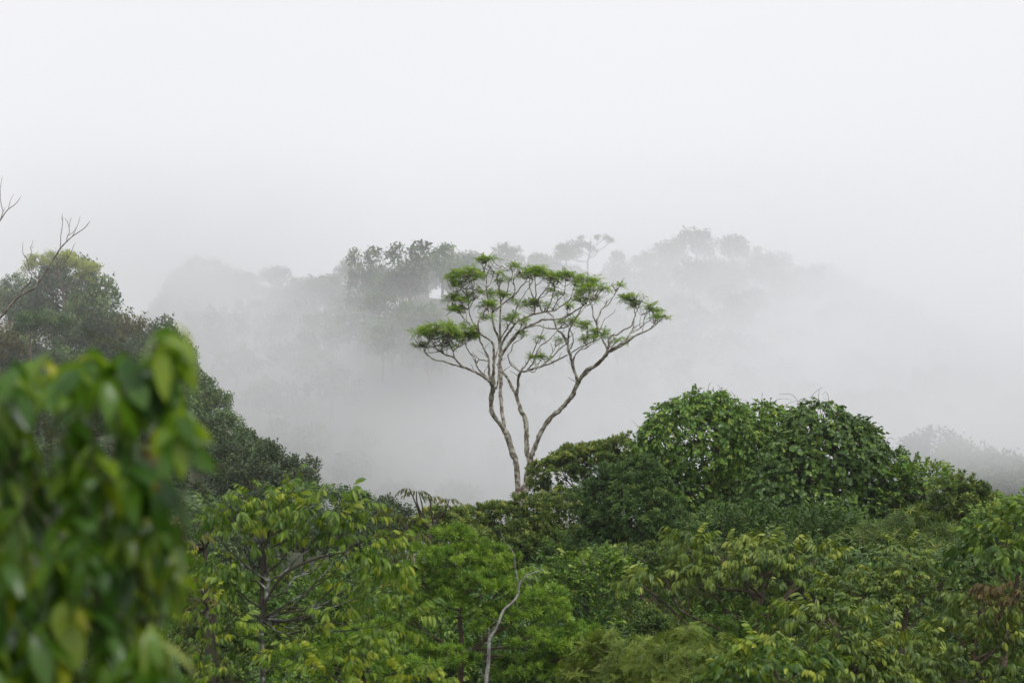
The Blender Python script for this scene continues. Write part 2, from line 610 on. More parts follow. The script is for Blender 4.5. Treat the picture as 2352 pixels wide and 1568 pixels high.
RP = (.85, 1.0, .62)                      # roundish vine leaf
spec('vine', [sp_twig(6, .125, .105, .22, .3, (1.0, .75), .15, .15, .8) for _ in range(4)], M_VINE, .22, .55, 'vine', .42, .36, sub=.3, shell=2.1)
spec('vine_dark', [sp_twig(6, .145, .125, .25, .3, (1.0, .75), .15, .15, .8) for _ in range(4)], M_VINE2, .24, .55, 'vine', .42, .36, sub=.3, shell=2.1)
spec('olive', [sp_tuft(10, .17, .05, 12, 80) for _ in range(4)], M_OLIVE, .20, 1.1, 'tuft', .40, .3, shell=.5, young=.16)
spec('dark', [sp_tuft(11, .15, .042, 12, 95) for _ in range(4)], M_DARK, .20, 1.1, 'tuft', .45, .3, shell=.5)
spec('fine', [sp_tuft(16, .12, .02, 8, 85, prof=(.9, .8)) for _ in range(4)], M_FINE, .14, .95, 'needle', .45, .28, sub=.36)
spec('feather', [sp_star(5, (0, 40), np_=6, length=.17, L=.055, Wd=.018, droop=.6, lift=.15) for _ in range(4)], M_FEATHER, .19, 1.2, 'out', .45, .3, sub=.3)
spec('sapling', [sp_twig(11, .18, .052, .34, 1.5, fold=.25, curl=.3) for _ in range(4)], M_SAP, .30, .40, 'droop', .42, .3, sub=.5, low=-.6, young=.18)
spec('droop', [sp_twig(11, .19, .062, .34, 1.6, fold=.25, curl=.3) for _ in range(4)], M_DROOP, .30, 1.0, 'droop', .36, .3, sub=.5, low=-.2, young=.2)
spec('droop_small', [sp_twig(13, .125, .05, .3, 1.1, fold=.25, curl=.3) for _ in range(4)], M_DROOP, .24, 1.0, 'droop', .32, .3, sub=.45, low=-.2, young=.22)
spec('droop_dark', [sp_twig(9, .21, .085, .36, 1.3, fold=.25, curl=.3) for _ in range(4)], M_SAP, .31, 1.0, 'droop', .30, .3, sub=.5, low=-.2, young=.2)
spec('grassy', [sp_tuft(12, .26, .03, 20, 100, prof=(.9, .8, .5), curl=.35) for _ in range(4)], M_OLIVE, .26, .8, 'out', .38, .3)
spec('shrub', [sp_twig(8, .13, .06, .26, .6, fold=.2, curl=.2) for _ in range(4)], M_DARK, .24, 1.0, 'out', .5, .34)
spec('lush', [sp_twig(8, .13, .075, .26, .6, fold=.2, curl=.2) for _ in range(4)], M_VINE, .24, 1.0, 'out', .5, .34)
spec('ridge', [sp_cards(11, .36, .2, .5) for _ in range(4)], M_RIDGE, .62, 1.0, 'out', .42, .3, sub=.5)
spec('ridge_green', [sp_cards(11, .36, .2, .5) for _ in range(4)], M_RIDGE2, .62, 1.0, 'out', .42, .3, sub=.5)
spec('orange', [sp_cards(9, .45, .22, .5) for _ in range(4)], M_ORANGE, .7, .8, 'out', .55, .3, sub=.38)
spec('far', [sp_cards(8, .75, .42, .75) for _ in range(4)], M_RIDGE2, 1.1, .8, 'out', .35, .3, sub=.38)


def crown(root, org, clumps, sp, name='crown', dens=1.0, scale=1.0, inner=.72, shift=0.0, mat=None):
    q = SPEC[sp]
    P, N, T = crown_points([(np.asarray(c_) - org, r_) for c_, r_ in clumps], q['size'] * scale, q['dens'] * dens, q['sub'], q['low'], inner, q['shell'])
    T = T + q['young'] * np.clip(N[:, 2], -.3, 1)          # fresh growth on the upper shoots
    Y, U = orient(q['mode'], N)
    sc = rng.uniform(1 - q['svar'], 1 + q['svar'], len(P)) * scale
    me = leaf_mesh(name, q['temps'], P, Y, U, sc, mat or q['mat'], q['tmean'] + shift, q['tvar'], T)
    return put(name, me, root)


def bend(a, b, sag, n_=5):
    """a limb from a to b that leaves steeply and arches over."""
    a = np.asarray(a, float)
    b = np.asarray(b, float)
    t_ = np.linspace(0, 1, n_)[:, None]
    mid = a * (1 - t_) + b * t_
    L = np.linalg.norm(b - a)
    mid = mid + np.array([0, 0, -sag * L]) * (4 * t_ * (1 - t_)) * .25
    mid[1:-1] += rng.normal(size=(n_ - 2, 3)) * L * .035
    return mid


def limbs(tb, line, clumps, r0, per=4, sides=5, up=.3):
    """limbs from points along the trunk line to each clump, with finer branches inside it."""
    line = np.atleast_2d(np.asarray(line, float))
    for ce, ra in clumps:
        ra = np.asarray(ra)
        end = np.asarray(ce) + np.array([0, 0, .1 * ra[2]])
        hd = np.linalg.norm(line[:, :2] - end[:2], axis=1)
        k = int(np.argmin(np.abs(line[:, 2] - (end[2] - .75 * hd - .1))))
        pth = bend(line[k], end, up)
        P_, R_ = smooth_path(pth, np.linspace(r0, r0 * .4, len(pth)), 3)
        tb.add(P_, R_, sides)
        for i in range(per):
            d_ = nrm(rng.normal(size=3) + np.array([0, 0, .5]))
            s_ = P_[int(len(P_) * rng.uniform(.55, .95))]
            e_ = np.asarray(ce) + d_ * ra * .85
            q_ = bend(s_, e_, up, 4)
            tb.add(*smooth_path(q_, np.linspace(r0 * .35, r0 * .08, len(q_)), 2), sides=4)


def px_clumps(d, lst, flat=1.0):
    """[(px, py, rx, ry, [depth offset], [depth radius])] in photograph pixels -> ellipsoids standing at distance d."""
    out = []
    for q in lst:
        dd = d + (q[4] if len(q) > 4 else rng.uniform(-.6, .6) * q[2] * K * d * .5)
        rx, rz = q[2] * K * dd, q[3] * K * dd
        ry = q[5] if len(q) > 5 else .85 * rx * flat
        out.append((at(q[0], q[1], dd), np.array([rx, ry, rz])))
    return out


SEEN = []


def tree(name, label, cat, d, bx, lst, sp, bark, r0, fork_py, group=None, dens=1.0, scale=1.0, per=4, shift=0.0, inner=.72, lean=0.0, mat=None, trunk_name='trunk'):
    """a tree or bush standing d metres away: trunk at pixel column bx, fork at pixel row fork_py, leaf clumps lst."""
    clumps = px_clumps(d, lst)
    if 30 < d < 125:
        SEEN.extend((q_[0], q_[1], q_[2], q_[3], d) for q_ in lst)
    x = (bx - 1176) * K * d
    base = np.array([x, d, float(terrain(x, d)) - .1])
    root = thing(name, base, label, cat, group)
    fork = at(bx + lean, fork_py, d)
    tb = Tubes()
    if fork[2] < base[2] + .3:
        fork[2] = base[2] + .3
    pth = np.array([base, base * .66 + fork * .34, base * .33 + fork * .67, fork])
    pth[1:3] += rng.normal(size=(2, 3)) * np.array([1, 1, 0]) * r0 * .8
    tb.add(*smooth_path(pth, np.array([1.25, 1.05, .95, .8]) * r0, 4), sides=8, rough=.06)
    tops = sorted(clumps, key=lambda q_: q_[0][2])[-max(1, len(clumps) // 4):]
    apex = np.mean([q_[0] for q_ in tops], axis=0)
    apex = fork + (apex - fork) * np.array([.7, .7, 1.0])
    if apex[2] < fork[2] + .1:
        apex[2] = fork[2] + .1
    up_ = np.array([fork, fork * .66 + apex * .34, fork * .33 + apex * .67, apex])
    up_[1:3] += rng.normal(size=(2, 3)) * np.array([1, 1, 0]) * r0 * 1.2
    L_, R_ = smooth_path(up_, np.array([.8, .62, .45, .2]) * r0, 4)
    tb.add(L_, R_, sides=7, rough=.05)
    limbs(tb, L_[:-2], clumps, r0 * .42, per)
    tb.build(trunk_name, bark, root, base)
    crown(root, base, clumps, sp, 'crown', dens, scale, inner, shift, mat)
    return root, base, clumps


# ============================================================================= the pale tree in the clearing
exec_main = True
TD = 110.0


def z1(zx, zy, dd=0.0):
    """tracing coordinates of the tree -> pixel -> point at distance TD + dd."""
    return at((1000 + zx / 2.24) * .91875, (580 + zy / 2.24) * .91875, TD + dd)


ZS = .91875 / 2.24 * K * TD                      # metres per tracing unit
base = z1(676, 1530)
gz = float(terrain(base[0], TD)) - .1
root = thing('pale_tree', (base[0], TD, gz), 'tall pale-barked tree with forked stems and sparse bright green leaf pads, alone before the mist', 'tree')
org = np.array([base[0], TD, gz])
KNOWN = []                                       # (zx, zy, depth, limb name)

LIMBS = [
 # limb, depth change, [(x, y, r)...]
 ('trunk', 0, [(668, 2000, 30), (668, 1800, 27), (668, 1640, 25), (664, 1520, 22), (660, 1407, 17), (648, 1287, 15.5), (630, 1227, 16), (606, 1155, 15.5), (582, 1107, 16)]),
 ('trunk', .3, [(676, 1530, 19), (690, 1460, 16), (702, 1419, 16), (720, 1335, 16), (729, 1275, 18)]),
 ('left', -.8, [(582, 1107, 13), (546, 1059, 11), (510, 999, 12.5), (514, 915, 12.5), (522, 873, 11), (516, 849, 9)]),
 ('left', -1.6, [(516, 855, 8), (501, 831, 7), (456, 801, 6.5), (414, 780, 6), (372, 762, 5.5), (336, 741, 5), (300, 703, 4.5), (260, 690, 4), (225, 668, 3.5), (195, 640, 3), (178, 600, 2.2), (190, 560, 1.5)]),
 ('left', -.6, [(385, 768, 5), (340, 750, 4.5), (290, 740, 4), (250, 725, 3.5), (200, 715, 3), (160, 695, 2.8), (138, 665, 2.2), (125, 640, 1.5)]),
 ('left', .6, [(306, 708, 3.5), (298, 668, 3), (325, 645, 2.5), (355, 628, 2.2), (372, 600, 1.8), (365, 560, 1.2)]),
 ('left', -.4, [(262, 692, 3), (240, 672, 2.5), (238, 640, 2), (262, 622, 1.4)]),
 ('left', .5, [(505, 838, 6), (470, 800, 4.5), (440, 770, 4), (424, 735, 3.6), (418, 700, 3.2), (395, 680, 3), (370, 640, 2.4), (360, 600, 1.6)]),
 ('left', -.5, [(424, 740, 3), (445, 715, 3.2), (480, 720, 3), (497, 722, 2.5)]),
 ('left', .9, [(516, 849, 8.5), (500, 800, 6.5), (495, 750, 6), (495, 707, 5.5), (473, 660, 5), (450, 610, 4.6), (434, 556, 4.2), (409, 535, 4), (375, 501, 3.6), (336, 454, 3), (310, 405, 2.4), (300, 375, 1.6)]),
 ('left', -.9, [(526, 855, 9), (524, 790, 7.5), (526, 733, 7), (525, 647, 6), (508, 612, 5.4), (469, 582, 5), (443, 561, 4.5), (436, 527, 4), (441, 497, 3.6), (469, 454, 3), (485, 415, 2)]),
 ('left', .8, [(438, 545, 4), (409, 505, 3.4), (390, 454, 3), (384, 410, 2.5), (378, 360, 2), (366, 320, 1.6)]),
 ('left', -.6, [(386, 430, 2.6), (412, 380, 2.4), (408, 320, 2), (395, 270, 1.6), (375, 240, 1.2)]),
 ('left', .4, [(373, 500, 2.4), (368, 450, 2), (345, 400, 1.8), (320, 345, 1.5), (310, 305, 1.1)]),
 ('left', .3, [(524, 880, 6), (540, 870, 4.5), (548, 830, 4), (552, 770, 4), (545, 740, 5)]),
 ('left', .5, [(520, 745, 5), (540, 690, 5), (556, 640, 4)]),
 ('middle', 1.2, [(582, 1107, 11), (580, 1065, 9.5), (570, 987, 9.5), (564, 897, 9.5), (563, 807, 10), (561, 717, 10), (564, 680, 10.5), (560, 640, 9)]),
 ('middle', -.8, [(559, 650, 7), (551, 595, 6.5), (529, 540, 6), (518, 475, 5), (521, 445, 4.6), (555, 424, 4.4), (593, 390, 4), (628, 364, 3.6), (653, 340, 3.2), (679, 304, 2.8), (705, 280, 2.4), (722, 240, 1.6)]),
 ('middle', .9, [(561, 640, 6.5), (563, 595, 6), (559, 497, 5), (566, 390, 4.4), (555, 312, 3.6), (543, 250, 2.8), (560, 210, 2), (572, 190, 1.2)]),
 ('middle', .5, [(556, 320, 3), (562, 290, 2.2), (575, 262, 1.5)]),
 ('middle', 2.2, [(562, 660, 7), (580, 604, 6.6), (615, 552, 6), (645, 510, 5.6), (690, 482, 5.2), (747, 462, 5), (820, 446, 4.4), (867, 437, 3.8), (893, 420, 3.4), (927, 398, 3), (970, 364, 2.6), (1000, 342, 2.2), (1025, 300, 1.4)]),
 ('middle', -2.0, [(566, 695, 7), (602, 640, 7), (645, 578, 6.6), (688, 544, 6), (720, 524, 5.6), (773, 501, 5.2), (807, 488, 4.8), (884, 489, 4.2), (936, 471, 3.8), (983, 437, 3.4), (1039, 405, 2.6), (1052, 372, 1.6)]),
 ('middle', .8, [(700, 535, 4.6), (735, 528, 4.2), (775, 520, 4), (830, 540, 3.6), (900, 538, 3.4), (950, 520, 3), (985, 480, 2.8), (1013, 450, 2.4), (1040, 412, 1.8)]),
 ('middle', .4, [(520, 446, 3.6), (493, 381, 3.2), (486, 312, 3), (482, 252, 2.6), (473, 214, 2.2), (482, 171, 1.8), (495, 150, 1.2)]),
 ('middle', -.4, [(482, 252, 2.2), (492, 225, 2.2), (508, 197, 2), (530, 165, 1.2)]),
 ('middle', .3, [(486, 312, 2.2), (508, 285, 2), (520, 250, 1.7), (530, 225, 1.1)]),
 ('middle', .6, [(566, 390, 3.4), (585, 360, 3), (602, 330, 2.8), (610, 282, 2.5), (628, 252, 2.2), (628, 218, 1.7), (622, 190, 1.1)]),
 ('middle', -.6, [(628, 364, 3), (645, 340, 2.8), (640, 300, 2.5), (634, 270, 2), (655, 240, 1.6), (668, 215, 1.1)]),
 ('middle', .7, [(747, 462, 4), (756, 441, 3.8), (752, 385, 3.6), (736, 342, 3), (722, 295, 2.4), (730, 240, 1.5)]),
 ('middle', -.5, [(752, 390, 3.2), (762, 350, 2.8), (758, 300, 2.2), (752, 245, 1.4)]),
 ('middle', -.8, [(800, 450, 3.6), (780, 410, 3.4), (777, 372, 3.2), (800, 342, 2.8), (822, 312, 2.3), (841, 280, 1.8), (846, 250, 1.2)]),
 ('middle', .8, [(820, 446, 3.6), (837, 407, 3.2), (854, 364, 2.8), (867, 312, 2.4), (884, 280, 1.8), (886, 245, 1.1)]),
 ('middle', -.6, [(850, 440, 3.2), (867, 420, 3.2), (884, 385, 2.8), (919, 347, 2.3), (926, 304, 1.9), (931, 262, 1.2)]),
 ('middle', .3, [(893, 420, 2.6), (925, 405, 2.4), (950, 380, 2.2), (968, 330, 1.8), (975, 300, 1.2)]),
 ('middle', -.5, [(936, 470, 2.6), (940, 450, 2.2), (936, 420, 1.6), (945, 410, 1)]),
 ('middle', -.7, [(600, 640, 4), (640, 600, 3.4), (662, 560, 3), (680, 520, 2.4), (668, 480, 1.8), (650, 455, 1.2)]),
 ('middle', .8, [(563, 600, 4), (600, 540, 3.4), (640, 470, 2.8), (655, 420, 2.2), (690, 360, 1.9), (715, 320, 1.4)]),
 ('third', .9, [(729, 1275, 14), (712, 1227, 12), (709, 1137, 11.5), (702, 1047, 11.5), (672, 987, 11), (651, 909, 10)]),
 ('third', .8, [(651, 912, 8.5), (632, 873, 8), (612, 837, 7.5), (590, 803, 7), (572, 785, 6)]),
 ('third', -.4, [(651, 912, 8.5), (660, 867, 7.5), (663, 813, 7), (678, 777, 6.5)]),
 ('third', .5, [(676, 780, 4), (658, 771, 3.6), (624, 741, 3.2), (606, 699, 3), (610, 680, 2.8), (624, 668, 2.6), (634, 625, 2.2), (679, 598, 1.8), (695, 578, 1.1)]),
 ('third', -1.6, [(678, 777, 6), (700, 782, 5.4), (756, 762, 5), (834, 738, 4.4), (894, 711, 4), (936, 690, 3.6)]),
 ('third', .7, [(680, 775, 4), (708, 741, 3.6), (730, 702, 3.2), (744, 677, 3), (769, 617, 2.6), (799, 557, 2.2), (805, 515, 1.4)]),
 ('third', -.7, [(715, 772, 4), (745, 735, 3.6), (762, 690, 3.2), (786, 638, 3), (816, 618, 2.6), (859, 574, 2.2), (880, 550, 1.8)]),
 ('third', .4, [(790, 752, 3.6), (833, 715, 3.4), (867, 685, 3.2), (893, 660, 3), (931, 625, 2.8)]),
 ('third', -.3, [(720, 772, 2.4), (742, 786, 2.2), (762, 772, 2), (775, 735, 1.6), (795, 705, 1.2)]),
 ('third', .3, [(833, 715, 2), (842, 690, 1.8), (855, 668, 1.6), (872, 640, 1.5), (868, 605, 1.2)]),
 ('right', -.6, [(729, 1275, 14), (744, 1227, 12.5), (768, 1167, 11.5), (804, 1095, 11.5), (846, 1035, 12), (900, 993, 11.5), (942, 945, 11), (972, 903, 12.5), (996, 849, 12)]),
 ('right', .9, [(994, 850, 8), (985, 807, 7.5), (972, 759, 8), (954, 699, 7.5), (943, 645, 7), (934, 612, 6.4), (906, 570, 5.8), (880, 548, 5), (863, 505, 4.2), (850, 470, 3.6), (820, 448, 3)]),
 ('right', -.8, [(940, 630, 5), (943, 595, 4.6), (945, 560, 4), (961, 522, 3.6), (983, 480, 3.2), (1005, 448, 2.6), (1030, 400, 1.8), (1045, 370, 1.2)]),
 ('right', .5, [(945, 660, 4), (962, 640, 3.6), (970, 590, 3), (958, 560, 2.4), (935, 520, 1.6)]),
 ('right', 1.0, [(974, 765, 5), (972, 724, 4.4), (980, 690, 4.2), (1004, 660, 3.8), (1039, 634, 3.2), (1082, 610, 2.6), (1107, 587, 2), (1115, 565, 1.2)]),
 ('right', -.5, [(950, 680, 3.6), (996, 651, 3), (1030, 621, 2.6), (1052, 580, 2), (1050, 540, 1.4)]),
 ('right', .4, [(1010, 658, 2.4), (1035, 652, 2), (1060, 635, 1.8), (1095, 620, 1)]),
 ('right', -1.0, [(996, 849, 10), (1020, 807, 10.5), (1050, 771, 10), (1088, 751, 9.5), (1127, 717, 9.5), (1157, 678, 9.5)]),
 ('right', .4, [(1012, 820, 4), (1040, 800, 4.5), (1062, 778, 4), (1080, 758, 3.6)]),
 ('right', .8, [(1157, 680, 6.5), (1157, 644, 6), (1140, 610, 5.4), (1127, 571, 4.8), (1106, 541, 4.4), (1101, 503, 4), (1114, 464, 3.6), (1131, 430, 3.3), (1166, 404, 3), (1191, 365, 2.4), (1213, 331, 1.9), (1232, 300, 1)]),
 ('right', -.5, [(1102, 525, 3.6), (1095, 500, 3.2), (1080, 473, 3.2), (1080, 438, 2.6), (1066, 404, 2), (1060, 370, 1.3)]),
 ('right', .4, [(1118, 555, 2.6), (1125, 530, 2.4), (1144, 490, 2.1), (1170, 468, 1.9), (1195, 450, 1.5), (1207, 428, .9)]),
 ('right', -.3, [(1138, 424, 2), (1152, 405, 1.8), (1158, 370, 1)]),
 ('right', .3, [(1205, 345, 1.8), (1208, 325, 1.5), (1195, 305, 1.2), (1180, 292, .8)]),
 ('right', -1.4, [(1157, 680, 7.5), (1176, 667, 7), (1200, 648, 7), (1238, 627, 6.4), (1277, 608, 5.4), (1320, 580, 4.4), (1358, 563, 4), (1406, 537, 3.4), (1440, 511, 2.8), (1465, 485, 2), (1485, 463, 1.2)]),
 ('right', .9, [(1160, 672, 5), (1170, 635, 5), (1170, 597, 4.8), (1190, 579, 4.8), (1217, 575, 4.6), (1251, 550, 4.2), (1294, 528, 3.8), (1307, 498, 3.4), (1316, 464, 3), (1314, 425, 2.2), (1318, 380, 1.4)]),
 ('right', .3, [(1316, 460, 2.4), (1332, 430, 2), (1345, 400, 1.3)]),
 ('right', .6, [(1240, 625, 4), (1268, 600, 3.6), (1294, 563, 3), (1303, 541, 2.6), (1312, 500, 2)]),
 ('right', .5, [(1294, 565, 3), (1341, 541, 2.8), (1367, 515, 2.4), (1400, 495, 2), (1425, 465, 1.3)]),
 ('right', -.4, [(1362, 520, 2), (1366, 490, 1.7), (1378, 455, 1.4), (1390, 425, 1)]),
 ('right', .3, [(1345, 540, 1.8), (1344, 500, 1.5), (1352, 465, .9)]),
 ('right', .4, [(1175, 660, 3.4), (1195, 635, 3), (1215, 610, 2.4), (1228, 600, 1.4)]),
 ('right', -.3, [(1165, 650, 3), (1180, 620, 2.6), (1205, 590, 2)]),
 ('right', .5, [(1180, 672, 4), (1220, 650, 3.6), (1265, 625, 3.2), (1300, 595, 2.6)]),
]
TB = {'trunk': Tubes(), 'left': Tubes(), 'middle': Tubes(), 'third': Tubes(), 'right': Tubes()}
mr = np.random.default_rng(5)
for nm, dz, pts in LIMBS:
    q = np.array(pts, float)
    d0 = 0.0
    if KNOWN:
        kk = np.array([k_[:3] for k_ in KNOWN])
        ds = np.hypot(kk[:, 0] - q[0, 0], kk[:, 1] - q[0, 1])
        if ds.min() < 40:
            d0 = kk[ds.argmin(), 2]
    n_ = len(q)
    s = np.linspace(0, 1, n_)
    dep = d0 + dz * 1.25 * s + .12 * np.sin(s * 5 + mr.uniform(0, 6)) * s
    q2 = q.copy()
    if n_ > 4:
        q2[1:-1, :2] += mr.normal(0, 1.2, (n_ - 2, 2))
    W3 = np.array([z1(a[0], a[1], dd) for a, dd in zip(q2, dep)])
    P_, R_ = smooth_path(W3, q[:, 2] * ZS * 1.08, 4)
    wob = mr.normal(0, 1, P_.shape) * (.10 * R_ + .004)[:, None]
    wob[0] = 0
    if nm == 'trunk' and pts[0][1] > 1900:
        P_[0, 2] = min(P_[0, 2], gz)
    TB[nm].add(P_ + wob, R_ * (1 + mr.uniform(-.15, .17, len(R_))), 8 if R_[0] > .05 else 5, .05)
    for a, dd in zip(q, dep):
        KNOWN.append((a[0], a[1], dd, nm))

PADS = [(500, 148, 66, 24, 1), (375, 236, 98, 42, 1.15), (320, 295, 52, 18, .9), (350, 370, 82, 30, 1), (298, 426, 66, 22, .9), (490, 396, 52, 34, 1),
        (542, 340, 44, 36, .9), (572, 262, 34, 26, .9), (530, 224, 42, 13, .6), (627, 190, 40, 18, .9), (200, 545, 108, 44, 1.15), (290, 575, 60, 36, 1),
        (365, 560, 64, 56, 1.05), (120, 635, 46, 22, .9), (265, 630, 34, 22, .9), (742, 220, 76, 42, 1.2), (880, 240, 84, 36, 1.2), (1030, 270, 70, 34, 1.2),
        (1072, 322, 82, 30, 1.2), (1050, 368, 66, 20, .9), (755, 400, 70, 30, .9), (895, 345, 36, 24, .6), (935, 503, 58, 18, .9), (1034, 520, 40, 20, .9),
        (1040, 590, 40, 18, .8), (1110, 565, 48, 22, .8), (692, 575, 32, 20, .6), (795, 595, 36, 18, .6), (885, 605, 24, 15, .8), (802, 698, 28, 26, 1),
        (735, 700, 24, 12, .5), (1230, 605, 38, 15, .8), (945, 412, 20, 11, .7), (1310, 360, 46, 24, 1.1), (1345, 398, 38, 24, 1), (1425, 434, 42, 20, .9),
        (1405, 410, 28, 10, .7), (1442, 474, 54, 16, .8), (1212, 300, 32, 12, .35), (645, 462, 42, 30, .5), (600, 512, 34, 26, .4), (640, 380, 34, 20, .6),
        (430, 330, 40, 30, .5), (470, 470, 40, 22, .5), (820, 320, 36, 26, .35), (690, 500, 34, 20, .5), (1155, 585, 30, 14, .8)]
MT = [sp_star(6, (-12, 40), np_=6, length=.26, L=.08, Wd=.028, droop=.3, lift=.12) for _ in range(5)]
kk = np.array([k_[:3] for k_ in KNOWN])
names_k = [k_[3] for k_ in KNOWN]
for (cx, cy, rx, ry, dn) in PADS:
    ds = np.hypot(kk[:, 0] - cx, (kk[:, 1] - cy - ry * .5))
    near = np.argsort(ds)[:8]
    dep = float(np.mean(kk[near[:3], 2]))
    n_ = max(8, int(dn * rx * ry / 50))
    ns_ = max(4, int(rx * ry / 210))
    th = mr.uniform(0, 2 * math.pi, ns_)
    rr = np.sqrt(mr.uniform(0, 1, ns_))
    hz = mr.uniform(0, 1, ns_) * np.sqrt(np.clip(1 - rr * rr, .05, 1))
    sub_ = np.stack([cx + rr * np.cos(th) * rx * 1.02, cy + ry * (.5 - 1.4 * hz), dep + rr * np.sin(th) * rx * ZS * .8], -1)
    pick = mr.integers(0, ns_, n_)
    sp_ = np.clip(.17 * rx, 9, 17)
    pts = sub_[pick] + mr.normal(0, 1, (n_, 3)) * np.array([sp_ * 1.25, sp_ * .5, sp_ * ZS * 1.2])
    P_ = np.array([z1(*p_) for p_ in pts])
    nt_ = max(3, int(n_ * .85))
    for i in range(nt_):
        w_ = near[mr.integers(0, len(near))]
        cand = near[np.argmin(np.hypot(kk[near, 0] - pts[i, 0], kk[near, 1] - pts[i, 1] - 12))] if mr.random() < .7 else w_
        s_ = z1(kk[cand, 0], kk[cand, 1], kk[cand, 2])
        e_ = P_[i]
        L_ = np.linalg.norm(e_ - s_)
        if L_ > 2.2:
            continue
        q_ = bend(s_, e_, .5, 4)
        TB[names_k[cand]].add(*smooth_path(q_, np.linspace(2.3, .9, len(q_)) * ZS, 2), sides=4)
    cen = z1(cx, cy + ry, dep)
    Nn = nrm(P_ - cen + np.array([0, 0, .15]))
    Y = nrm(Nn * .45 + np.array([0, 0, 1.0]) + mr.normal(0, .3, Nn.shape))
    me = leaf_mesh('leaf_cluster', MT, P_ - org, Y, nrm(mr.normal(size=Nn.shape)), mr.uniform(.7, 1.35, n_), M_MAIN, .55, .3, None)
    put('leaf_cluster', me, root)
# short bare twigs and broken stubs along the limbs, tufts of moss on the stems
for i in mr.integers(0, len(KNOWN), 130):
    a = KNOWN[i]
    if a[1] > 860 or a[3] == 'trunk':
        continue
    u = mr.normal(0, .7) + (a[0] - 700) * .0012
    l_ = mr.uniform(14, 52)
    q_ = np.array([z1(a[0], a[1], a[2]), z1(a[0] + u * l_ * .4 + mr.normal(0, 2), a[1] - l_ * .5, a[2] + mr.normal(0, .1)), z1(a[0] + u * l_ + mr.normal(0, 3), a[1] - l_, a[2] + mr.normal(0, .25))])
    TB[a[3]].add(*smooth_path(q_, np.array([2.4, 1.7, .8]) * ZS, 3), sides=4)
mp = []
for nm_, y0, y1, n_ in (('third', 1040, 1260, 240), ('trunk', 1100, 1520, 160), ('left', 880, 1000, 60), ('right', 880, 1100, 50)):
    ks = [k_ for k_ in KNOWN if k_[3] == nm_ and y0 - 70 < k_[1] < y1 + 70]
    for _ in range(n_):
        i = mr.integers(0, len(ks) - 1)
        a, b = ks[i], ks[i + 1]
        if abs(a[0] - b[0]) > 60 or abs(a[1] - b[1]) > 150:
            continue
        f = mr.uniform(0, 1)
        ang = mr.uniform(0, 6.28)
        mp.append(z1(a[0] + (b[0] - a[0]) * f, a[1] + (b[1] - a[1]) * f, a[2] + (b[2] - a[2]) * f) + .085 * np.array([math.cos(ang), math.sin(ang), 0]))
mp = np.array(mp)
me = leaf_mesh('moss', [sp_tuft(7, .07, .02, 30, 110)], mp - org, mr.normal(size=mp.shape), mr.normal(size=mp.shape), mr.uniform(.4, 1.2, len(mp)), M_OLIVE, .55, .3)
put('moss', me, root)
TB['trunk'].build('trunk', M_BARK_PALE, root, org)
for nm in ('left', 'middle', 'third', 'right'):
    TB[nm].build('limb', M_BARK_PALE, root, org)

# ============================================================================= the bare tree at the left edge
BD = 105.0


def z2(x, y, dd=0.0):
    return at(x * .28122, 385.9 + .28122 * y, BD + dd)


